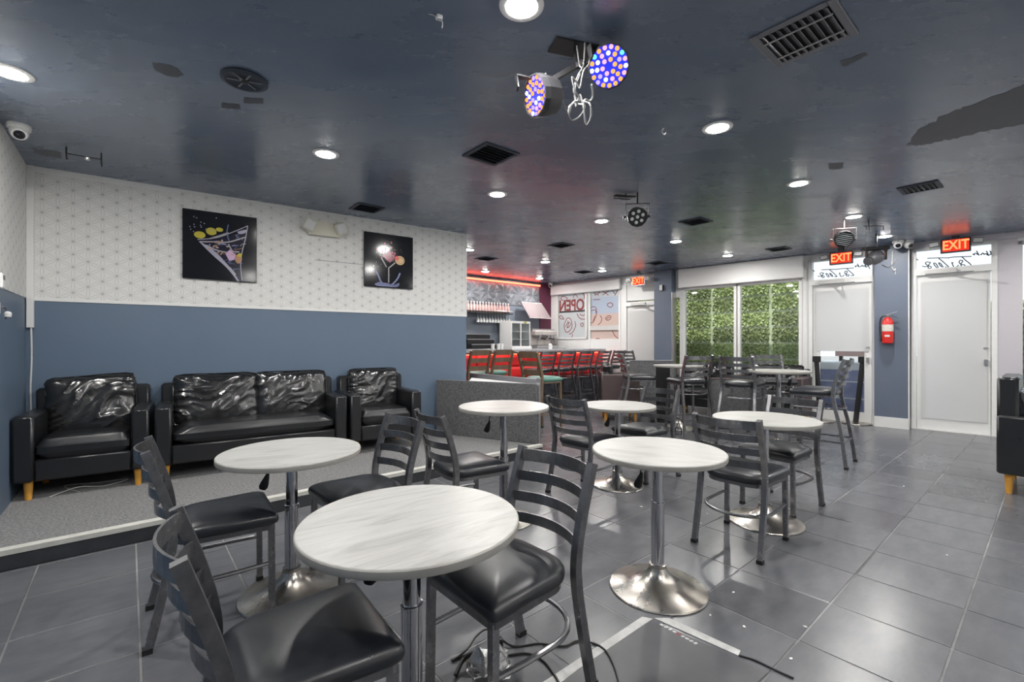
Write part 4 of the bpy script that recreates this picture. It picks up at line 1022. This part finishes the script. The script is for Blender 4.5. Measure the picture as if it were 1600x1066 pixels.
for i in range(12):
    q = empty('hanging_glass', WB.p(xg - .32 + i * .082, zg - .04, .11), WB.ang, 'stemmed glass hanging upside down under the bottle rack', 'glass', 'glasses under the rack')
    if i == 0: g_me = MB().lathe([(.032, 0), (.004, -.006), (.004, -.085), (.022, -.11), (.036, -.15), (.033, -.20)], 16).mesh('bowl', 'lens_pale', True); f_me = MB().lathe([(0, 0), (.033, 0), (.033, -.004)], 16).mesh('foot', 'lens_pale')
    link('bowl', g_me, q); link('foot', f_me, q)
o = on_wall('plastic_hood', WB, 835, 486, 'tilted corrugated clear plastic hood above the coffee machine', 'hood', None, .25)
vs, fs = [], []
for i in range(37):
    t = i / 36; vs += [(-.36 + .68 * t, .08 - .012 * math.sin(i * 1.05 * 1.5), .20), (-.30 + .72 * t, -.16 - .012 * math.sin(i * 1.05 * 1.5), -.18)]
for i in range(36): fs.append((i * 2, i * 2 + 1, i * 2 + 3, i * 2 + 2))
MB().add(vs, fs).build('corrugated_sheet', 'film_hood', o, True); MB().tube([(-.36, .08, .2), (.32, .08, .2)], .008).build('top_rail', 'white_plastic', o); MB().tube([(-.30, -.16, -.18), (.42, -.16, -.18)], .008).build('bottom_rail', 'white_plastic', o)
for x in (-.3, .3): MB().tube([(x, .08, .2), (x, .25, .2)], .006).build('bracket', 'steel', o)
# gate flap at the bar's left end
q = bar(-.62, .95); o = empty('sloped_hood', bar(-.72, 1.35, 0), TH, 'dark sloping counter flap behind the wall end', 'counter flap')
MB().poly([(-.5, 0, 0), (.42, 0, 0), (.42, 0, 1.10), (.12, 0, 1.42), (-.5, 0, 1.5)], .06).build('side_board', 'slate_wall', o); MB().sweep([(.42, .03, 1.10), (.12, .03, 1.43), (-.5, .03, 1.51)], sqp(.05, .012)).build('edge_strip', 'steel', o)

# ------------------------------------------------------------ far seating by the windows
def wsofa(px0, px1, off, label, seats, seed, side='leather', **kw):
    a, b = WW.s_(px0, off), WW.s_(px1, off); p = WW.p((a + b) / 2, 0, off)
    return sofa(abs(b - a), .66, 'sofa', label, p, WW.ang, seats=seats, seed=seed, side_m=side, **kw)
s1_ = wsofa(1058, 1140, .62, 'black leather sofa under the left half of the ivy window', 2, 31, back_h=.86, cush_h=.52)
s2_ = wsofa(1150, 1262, .62, 'black leather sofa with brown side panels under the right half of the ivy window', 2, 37, side='brown_panel', back_h=.86, cush_h=.52, arm_h=.74)
p = at(966, 7.85); o = sofa(.70, .62, 'armchair', 'black armchair with a dark brown side panel behind the small far table', (p.x, p.y, 0), R(84), seed=41, side_m='brown_panel', arm_h=.77, back_h=.80, cush_h=.55)
o = empty('low_partition', (0, 0, 0), 0, 'grey carpeted divider standing before the far blue column', 'partition'); pa, pb_ = at(984, 8.3), at(1052, 8.35)
panel(pa, pb_, 0, .955, .06, 'carpet_dark', 'carpeted_panel', o); panel(pa, pb_, .955, .975, .07, 'grey_body', 'cap', o)
o = empty('low_partition', (0, 0, 0), 0, 'grey carpeted divider behind the two middle stools', 'partition'); pa, pb_ = at(1106, 6.95), at(1196, 6.75)
panel(pa, pb_, 0, .74, .06, 'carpet_dark', 'carpeted_panel', o); panel(pa, pb_, .74, .76, .07, 'brown_panel', 'cap', o)
p = at(1036, 7.6); o = empty('pedestal_box', (p.x, p.y, 0), R(-20), 'black box pedestal beside the far left high table', 'pedestal'); MB().box(-.11, .11, -.11, .11, .03, .94, bev=.01).build('post', 'black_plastic', o); MB().box(-.2, .2, -.2, .2, 0, .03, bev=.006).build('foot', 'black_plastic', o); MB().box(-.13, .13, -.13, .13, .94, .955).build('cap', 'black_plastic', o)

# leaning black posts on round bases beside the left exit door, and the wrapped carton behind the glass
def stanchion(px, py, dx, label):
    p = flo(px, py); o = empty('post_stand', p, 0, label, 'post', 'black posts on round bases')
    MB().lathe([(0, 0), (.20, 0), (.205, .006), (.20, .018), (.05, .03), (0, .032)], 36).build('base', 'chrome_worn', o, True)
    MB().sweep([(0, 0, .03), (dx, .05, .98)], sqp(.022, .03), up=Vector((0, 1, 0))).build('post', 'black_metal', o); MB().box(dx - .05, dx + .05, .01, .09, .97, 1.07, bev=.008).build('head', 'black_metal', o)
stanchion(1337, 662, .15, 'black tilted post on a round base right of the lone stool'); stanchion(1281, 658, -.02, 'black post on a round base left of the lone stool, mostly hidden')
o = wobj('wrapped_carton', kind=None, label='plastic-wrapped blue carton standing outside behind the door glass', cat='carton'); o.location = WW.p(0, -.066, -.12)
xa, xb = WW.s_(1283, -.3), WW.s_(1352, -.3)
zt = WW.hit(1315, 560, -.3)[1]
MB().box(xa, xb, .1, .6, .16, zt - .0, bev=.02).build('carton', 'box_blue', o); MB().box(xa - .01, xb + .01, .08, .62, 0, .16).build('pallet', 'box_tan', o); MB().box(xa - .004, xb + .004, .094, .606, zt - .14, zt + .01, bev=.02).build('wrap_top', 'shrink_wrap', o)
for z in (.42, .7): MB().box(xa - .003, xb + .003, .096, .10, z, z + .02).build('wrap_band', 'shrink_wrap', o)
o2 = wobj('outdoor_bench', kind=None, label='dark brown plank seen through the glass above the carton', cat='plank'); MB().box(xa + .1, xb + .1, .95, 1.2, zt + .02, zt + .16).build('plank', 'plank_brown', o2); MB().box(xa + .15, xa + .2, 1.0, 1.1, -.07, zt + .02).box(xb, xb + .05, 1.0, 1.1, -.07, zt + .02).build('support', 'brown_panel', o2)

# ------------------------------------------------------------ exit signs
def exit_sign(px, py, W, off, label, sc_=1., heads='grey_plastic', body='exit_housing'):
    x, z = W.hit(px, py, off); o = empty('exit_sign', W.p(x, z, off), W.ang, label, 'exit sign', 'red exit signs'); hw, hh = .155 * sc_, .10 * sc_
    MB().box(-hw, hw, -.0, .045, -hh, hh, bev=.006).build('housing', body, o)
    fc = MB().box(-hw + .022, hw - .022, -.003, 0, -hh + .02, hh - .02).build('face_panel', 'exit_face', o)
    t = link('lettering_exit', text_mesh('EXIT', .17 * sc_, .001, 'exit_letters', bold=.003), fc); t.location = (0, -.005, -.002); t.scale = (.78, 1, 1.05)
    MB().box(-.04, .04, .01, .035, hh, CEIL - z).build('mount', 'exit_housing', o)
    for s_ in (-1, 1):
        q = Matrix.Translation((s_ * (hw + .065), -.01, .03)) @ Matrix.Rotation(R(8 * s_), 4, 'Y'); hd = MB().box(-.055, .055, -.04, .04, -.035, .035, mtx=q, bev=.008).build('lamp_head', heads, o); MB().box(-.045, .045, -.043, -.039, -.026, .026, mtx=q).build('lens', 'lens_pale', hd)
    return o
exit_sign(1493, 383, WW, .25, 'lit red exit sign above the right white door'); exit_sign(1314, 403, WW, .30, 'lit red exit sign above the left white door by the column'); exit_sign(997, 439, WW, .30, 'far lit red exit sign above the white door past the bar', 1., 'white_plastic', 'white_plastic')

# ------------------------------------------------------------ stage lamps
def par_can(loc, aim, label, leds, body='grey_body', r=.105, L_=.13, face='lens_blue', up=.10, group=None, mount=None, yoke=True):
    o = empty('stage_lamp', (loc[0], loc[1], loc[2]), 0, label, 'stage light', group)
    q = Vector(aim).normalized().to_track_quat('Z', 'Y').to_matrix().to_4x4()
    MB().lathe([(0, -L_), (r * .55, -L_), (r * .85, -L_ * .8), (r * .95, -L_ * .4), (r, -.02), (r, .012), (r * .93, .014), (r * .93, .002), (r * .9, 0)], 12, mtx=q).build('can', body, o)
    fp = MB().lathe([(0, .002), (r * .93, .002), (r * .93, -.002)], 32, mtx=q).build('face_plate', face, o)
    for i, (x, y, rr, m) in enumerate(leds): MB().lathe([(rr, .001), (rr, .006), (rr * .6, .010), (0, .011)], 10, mtx=q @ Matrix.Translation((x, y, 0))).build('led_lens', m, fp, True)
    side = (q @ Vector((1, 0, 0)) - q @ Vector((0, 0, 0)));
    hz = Vector((side.x, side.y, 0)); hz = hz.normalized() if hz.length > .1 else Vector((1, 0, 0))
    top = CEIL - loc[2]
    if yoke:
        c = Vector((0, 0, 0)); yk = MB()
        yk.sweep([c + hz * (r + .015) - Vector((0, 0, .02)), c + hz * (r + .015) + Vector((0, 0, min(top - .02, .13))), c - hz * (r + .015) + Vector((0, 0, min(top - .02, .13))), c - hz * (r + .015) - Vector((0, 0, .02))], sqp(.004, .012), up=Vector((hz.y, -hz.x, 0)))
        yk.build('yoke', 'black_metal', o); MB().tube([c + Vector((0, 0, min(top - .02, .13))), (0, 0, top)], .008).build('stem', 'black_metal', o)
        for s_ in (-1, 1): MB().lathe([(0, -.02), (.014, -.02), (.014, .005)], 12, mtx=Matrix.Translation(hz * s_ * (r + .02)) @ hz.to_track_quat('Z', 'Y').to_matrix().to_4x4()).build('knob', 'black_plastic', o)
    return o
def rings(r, spec, cols, seed=1):
    out = []; rn = random.Random(seed)
    for rad, n in spec:
        for k_ in range(n):
            a = 2 * math.pi * k_ / n + rad * 9; out.append((rad * math.cos(a), rad * math.sin(a), r, cols[rn.randrange(len(cols))] if rad < .07 else rn.choice(cols + ['led_cyan'])))
    return out
cols_ = ['led_amber', 'led_amber', 'led_violet', 'led_white', 'led_amber', 'led_violet', 'led_pink']
pl1 = at(951, 2.22, zat(104, 2.22)); pl2 = at(838, 2.28, zat(150, 2.28))
par_can(pl1, (-.10, -.78, -.45), 'round stage lamp with lit coloured lenses facing the camera', rings(.0105, ((0.03, 6), (.056, 11), (.081, 17)), cols_), r=.10, body='par_dark', group='twin lit stage lamps', yoke=False)
par_can(pl2, (-.80, -.45, -.22), 'round stage lamp with lit coloured lenses turned to the left', rings(.0105, ((0.03, 6), (.056, 11), (.081, 17)), cols_, 4), r=.10, body='par_dark', group='twin lit stage lamps', yoke=False)
tb = empty('lamp_bracket', (at(900, 2.32).x, 2.32, CEIL), .3, 'black T-shaped ceiling bracket carrying the twin stage lamps', 'bracket')
def loc_(p): return tb.rotation_euler.to_matrix().inverted() @ (Vector(p) - Vector(tb.location))
MB().box(-.13, .10, -.06, .06, -.008, 0).build('plate', 'black_metal', tb); MB().tube([(0, 0, 0), (0, 0, -.10)], .012).build('stem', 'black_metal', tb)
b1 = loc_(pl1 + Vector((0, .05, .09))); b2 = loc_(pl2 + Vector((.06, .04, .09)))
MB().sweep([(0, 0, -.09), (b2 + Vector((0, 0, .0)))], sqp(.012, .012)).build('crossbar', 'black_metal', tb); MB().sweep([(0, 0, -.09), b1], sqp(.012, .012)).build('crossbar', 'black_metal', tb)
for b_, pl in ((b1, pl1), (b2, pl2)):
    c_ = loc_(pl + Vector((0, .0, 0))); hz = (c_ - b_).cross(Vector((0, 0, 1))); hz = Vector((1, .3, 0)).normalized()
    MB().sweep([c_ + hz * .112, c_ + hz * .112 + Vector((0, .03, .08)), b_, c_ - hz * .112 + Vector((0, .03, .08)), c_ - hz * .112], sqp(.004, .014), up=Vector((0, 1, 0))).build('yoke', 'black_metal', tb)
def cord(label, pix, d, r=.0042, m='cable_grey', d2=None):
    pts = [at(x, d + (.03 * math.sin(i * 2.1)), zat(y, d)) for i, (x, y) in enumerate(pix)]
    MB().tube(bez([loc_(p) for p in pts], 6), r, 6).build('power_cord', m, tb, True)['label'] = label
kk = 400 / 1579
def c3(pts): return [(800 + x * kk, y * kk) for x, y in pts]
cord('grey cord from the left stage lamp to the tangle', c3([(205, 450), (235, 530), (265, 575), (320, 640), (350, 690), (375, 650), (440, 620)]), 2.30)
cord('grey cord hanging straight from the bracket beside the tangle', c3([(400, 280), (415, 380), (430, 450), (390, 540), (395, 640), (420, 600), (445, 690), (460, 745)]), 2.28)
cord('pale cord looping below the right stage lamp', c3([(500, 300), (470, 380), (440, 460), (420, 540), (400, 490), (370, 495), (390, 560), (430, 600), (480, 660), (485, 720), (455, 750), (445, 640), (480, 620), (497, 570), (490, 540)]), 2.24)
cord('pale cord ending in the lowest loop of the tangle', c3([(450, 260), (440, 380), (410, 480), (380, 550), (395, 600), (350, 680), (365, 740), (420, 700), (450, 670), (410, 640)]), 2.26, .004)
l7 = [(0, 0, .017, 'lens_pale')] + [(.055 * math.cos(R(60 * i + 20)), .055 * math.sin(R(60 * i + 20)), .017, 'lens_pale') for i in range(6)]
p3 = at(996, 4.55, zat(339, 4.55)); par_can(p3, (-.12, -.85, -.35), 'black round stage lamp with seven pale lenses', l7, body='black_metal', face='black_metal', r=.098, L_=.12)
o = empty('lamp_bracket', at(978, 4.6, CEIL), .2, 'dark metal bracket bar beside the seven-lens stage lamp', 'bracket'); MB().box(-.12, .10, -.02, .02, -.03, -.015).build('bar', 'black_metal', o); MB().tube([(0, 0, 0), (0, 0, -.03)], .01).build('stem', 'black_metal', o); MB().tube([(-.12, .03, -.04), (.06, .03, -.04)], .006).build('rod', 'black_metal', o)
l9 = [(0, .07 - i * .0175, .003, 'lens_pale') for i in range(0)]
p4 = at(1319, 5.55, zat(374, 5.55)); o4 = par_can(p4, (-.30, -.85, -.42), 'black stage lamp with a louvred face before the left exit sign', [], body='black_metal', face='lens_dark', r=.105, L_=.12)
q4 = Vector((-.30, -.85, -.42)).normalized().to_track_quat('Z', 'Y').to_matrix().to_4x4()
for i in range(7):
    y = -.066 + i * .022; hw = math.sqrt(.092 ** 2 - y * y) * .95; MB().box(-hw, hw, y - .003, y + .003, .004, .008, mtx=q4 @ Matrix.Rotation(R(-15), 4, 'Z')).build('louvre', 'grey_body', o4)
o = empty('lamp_bracket', at(1357, 5.6, CEIL), .1, 'thin black rod bracket on the ceiling right of the louvred lamp', 'bracket'); MB().tube([(0, 0, 0), (0, 0, -.14)], .010).build('stem', 'black_metal', o); MB().tube([(-.06, 0, -.07), (.20, 0, -.06), (.20, 0, -.11)], .006).build('arm', 'black_metal', o); MB().tube([(-.03, 0, -.07), (-.045, 0, -.45)], .003, 6).build('wire', 'black_metal', o)
# moving-head scanner hanging by the column
p5 = at(1369, 6.3, zat(402, 6.3)); o = empty('scanner_lamp', p5, -.4, 'grey scanner lamp hanging beside the top of the column', 'stage light')
MB().box(-.16, .14, -.06, .06, .09, .14, bev=.01).build('mount', 'black_metal', o); MB().tube([(0, 0, .14), (0, 0, CEIL - p5.z)], .012).build('stem', 'black_metal', o)
MB().lathe([(0, -.10), (.05, -.10), (.085, -.06), (.095, 0), (.085, .05), (.05, .08), (0, .09)], 20, mtx=Matrix.Rotation(R(60), 4, 'Y')).build('head', 'grey_body', o, True); MB().lathe([(.055, 0), (.062, .03), (.05, .05), (0, .052)], 20, mtx=Matrix.Translation((-.09, -.05, -.05)) @ Vector((-.7, -.6, -.4)).to_track_quat('Z', 'Y').to_matrix().to_4x4()).build('lens_barrel', 'grey_plastic', o, True)
for s_ in (-1, 1): MB().box(s_ * .105 - .008, s_ * .105 + .008, -.03, .03, -.04, .10).build('yoke_arm', 'black_metal', o)
cxy = [at(1378, 6.2, zat(414, 6.2)), at(1388, 6.35, zat(418, 6.35)), at(1396, 6.4, zat(412, 6.4)), at(1402, 6.42, zat(402, 6.42))]
MB().tube(bez([o.rotation_euler.to_matrix().inverted() @ (q_ - p5) for q_ in cxy], 6), .006, 6).build('power_cord', 'black_plastic', o, True)
# twin cameras on the column top
for px, lab, aim in ((1403, 'white turret camera at the column top, left of the pair', (-.5, -.7, -.45)), (1419, 'white turret camera at the column top, right of the pair', (.1, -.8, -.5))):
    q = at(px, 6.72, CEIL); turret(q, aim, lab, 1.25)
wx, wz = WW.hit(1395, 392, .19); cpts_ = [WW.p(wx, wz, .19), WW.p(wx - .005, wz - .13, .195), WW.p(wx - .01, wz - .24, .19), WW.p(wx + .02, wz - .30, .20), WW.p(wx + .03, wz - .27, .20), WW.p(wx + .03, wz - .36, .20)]
wire('camera_cable', cpts_, .007, 'cable_white', 'white cable dangling on the column under the cameras', 'cable')
x, z = WW.hit(889, 445, .2); 
x, z = WW.hit(866, 447, .05); turret(WW.p(.12, CEIL, .16), (-.2, -.9, -.3), 'white camera in the far corner left of the printed windows', 1.2)
x, z = WW.hit(1034, 450, .2); o = W_empty('sensor_box', WW, x, z, 'small white sensor on the far blue column', 'sensor', None, .20); MB().box(-.035, .03, -.05, 0, -.06, .06, bev=.01).build('cover', 'white_plastic', o); MB().box(.03, .045, -.045, 0, -.055, .055).build('side', 'black_plastic', o)

# ------------------------------------------------------------ fire extinguisher on the column
x, z = WW.hit(1387, 537, .25); o = empty('fire_extinguisher', WW.p(x, z, .25), WW.ang, 'red fire extinguisher with white label hung on the blue column', 'fire extinguisher')
MB().lathe([(0, 0), (.055, 0), (.068, .012), (.070, .04), (.070, .31), (.062, .35), (.035, .385), (.020, .395), (.018, .41)], 28).build('cylinder', 'red_paint', o, True)
MB().lathe([(.0708, .185), (.0708, .285)], 28).build('label_band', 'paper_label', o, True); MB().box(-.03, .03, -.0725, -.066, .10, .13).build('label_patch', 'paper_label', o)
MB().lathe([(.022, .40), (.024, .405), (.024, .435), (.0, .44)], 16).build('valve', 'steel', o, True); MB().sweep([(-.02, 0, .435), (.03, -.01, .45), (.11, -.02, .475)], sqp(.010, .003)).build('handle', 'steel', o); MB().sweep([(.0, 0, .425), (.05, -.01, .415), (.115, -.02, .385)], sqp(.009, .003)).build('trigger', 'black_metal', o)
MB().tube(bez([(-.02, 0, .42), (-.07, -.01, .40), (-.092, -.01, .30), (-.088, -.01, .16), (-.08, -.02, .10)]), .010, 8).build('hose', 'black_plastic', o, True); MB().lathe([(.010, .10), (.013, .06), (.012, .02)], 12, mtx=Matrix.Translation((-.078, -.02, .01))).build('nozzle', 'black_plastic', o, True); MB().box(-.03, .03, .06, .08, .28, .44).build('wall_bracket', 'steel', o)

# ------------------------------------------------------------ floor tape, mat, cords and litter
def fz(pts, z): return [flo(x, y) + Vector((0, 0, z)) for x, y in pts]
tp = MB().poly(fz([(1003, 965), (1020, 968), (905, 1046), (880, 1066), (850, 1080), (828, 1080), (860, 1060)], .0036), -.003, axis=2).build('floor_tape', 'tape'); tag(tp, 'white tape strip on the floor running towards the bottom edge', 'tape')
tp = MB().poly(fz([(1022, 967), (1046, 967), (1157, 1018), (1154, 1026)], .0036), -.003, axis=2).build('floor_tape', 'tape'); tag(tp, 'white tape strip on the floor right of the wide table base', 'tape')
o = empty('floor_mat', flo(1010, 1010), 0, 'thin dark rubber mat on the floor inside the tape corner', 'mat'); b_ = Vector(o.location)
MB().poly([p - b_ for p in fz([(1014, 969), (1152, 1029), (1200, 1052), (1060, 1180), (880, 1120), (868, 1066)], .0026)], -.002, axis=2).build('mat_sheet', 'mat_rubber', o)
for i in range(9):
    a = flo(1034 + i * 6.6, 977.5 + i * 3.6); MB().box(-.008, .008, -.006, .006, .0027, .003, mtx=Matrix.Translation(a - b_) @ Matrix.Rotation(R(-40 + (i % 3) * 25), 4, 'Z')).build('print_mark', 'ink_red' if i == 4 else 'tape', o)
def fl(x, y, h): return flo(x, y) + Vector((0, 0, h))
wire('extension_cord', [fl(706, 1036, .006), fl(730, 1026, .03), fl(745, 1012, .05), fl(765, 1002, .05), fl(800, 1012, .006), fl(840, 1008, .006), fl(880, 1012, .006), fl(900, 1004, .006), fl(920, 1005, .006), fl(945, 1018, .006), fl(960, 1045, .006), fl(968, 1075, .006)], .0045, 'black_plastic', 'black cord snaking from under the foreground chair across the tape', 'cord', 'cords under the foreground chair')
wire('extension_cord', [fl(705, 1034, .006), fl(750, 1020, .006), fl(790, 1026, .006), fl(825, 1024, .007), fl(850, 1036, .006), fl(868, 1060, .006), fl(880, 1085, .006)], .0055, 'black_plastic', 'thicker black cord curving towards the bottom edge under the foreground chair', 'cord', 'cords under the foreground chair')
wire('extension_cord', [fl(1154, 1026, .005), fl(1180, 1034, .005), fl(1205, 1046, .005), fl(1240, 1062, .005)], .004, 'black_plastic', 'short dark cord leaving the end of the right tape strip', 'cord')
o = empty('plug_adapter', flo(737, 1036), 0, 'small copper-coloured plug on the floor under the foreground chair', 'plug'); MB().box(-.02, .02, -.014, .014, 0, .03, bev=.004).build('body', 'orange_art', o); MB().box(-.018, .018, -.012, .012, .03, .036).build('cap', 'black_plastic', o)
fm_ = cushion(.15, .11, .13, 5, .0, 5, 2.4); rf = random.Random(8)
fm_.v = [(x * rf.uniform(.6, 1.15), y * rf.uniform(.6, 1.15), z * rf.uniform(.65, 1.1)) for x, y, z in fm_.v]
o = fm_.build('foil_wrapper', 'foil', None); o.location = flo(764, 1062) ; tag(o, 'crumpled silver foil wrapper beside the cords on the floor', 'wrapper')
o = empty('power_adapter', flo(776, 1016), .3, 'small black power adapter with a white tag on the floor', 'adapter'); MB().box(-.025, .025, -.02, .02, 0, .05, bev=.005).build('body', 'black_plastic', o); MB().poly([(-.02, 0, .05), (.02, 0, .05), (-.008, 0, .085)], .004).build('tag', 'scrap', o)
wire('extension_cord', [fl(712, 1060, .01), fl(722, 1046, .03), fl(735, 1042, .05), fl(750, 1040, .05), fl(765, 1042, .02)], .009, 'black_plastic', 'bundled black cable with pale stripe at the bottom centre', 'cord')
sp_ = [(549, 949), (611, 1016), (1105, 803), (1095, 818), (1146, 926), (1163, 980), (1258, 980), (1110, 962), (860, 918), (1233, 795), (1002, 792), (1236, 1030), (1412, 760), (1480, 868)]
for i, (x, y) in enumerate(sp_):
    r_ = random.Random(i); n = 6; pts = [(r_.uniform(.6, 1) * .011 * math.cos(2 * math.pi * k_ / n), r_.uniform(.6, 1) * .007 * math.sin(2 * math.pi * k_ / n), .003) for k_ in range(n)]
    q = MB().poly(pts, -.0025, axis=2).build('paper_scrap', 'scrap'); q.location = flo(x, y); q.rotation_euler = (0, 0, r_.uniform(0, 3)); tag(q, 'tiny white scrap of litter on the dark floor tiles', 'litter', 'litter on the floor')
o = MB().lathe([(0, 0), (.035, 0), (.05, .03), (.045, .09), (.02, .13), (.018, .15)], 20).build('glass_jug', 'drink_glass', None, True); o.location = flo(1060, 680); tag(o, 'small clear jug on the floor behind the round tables', 'jug')
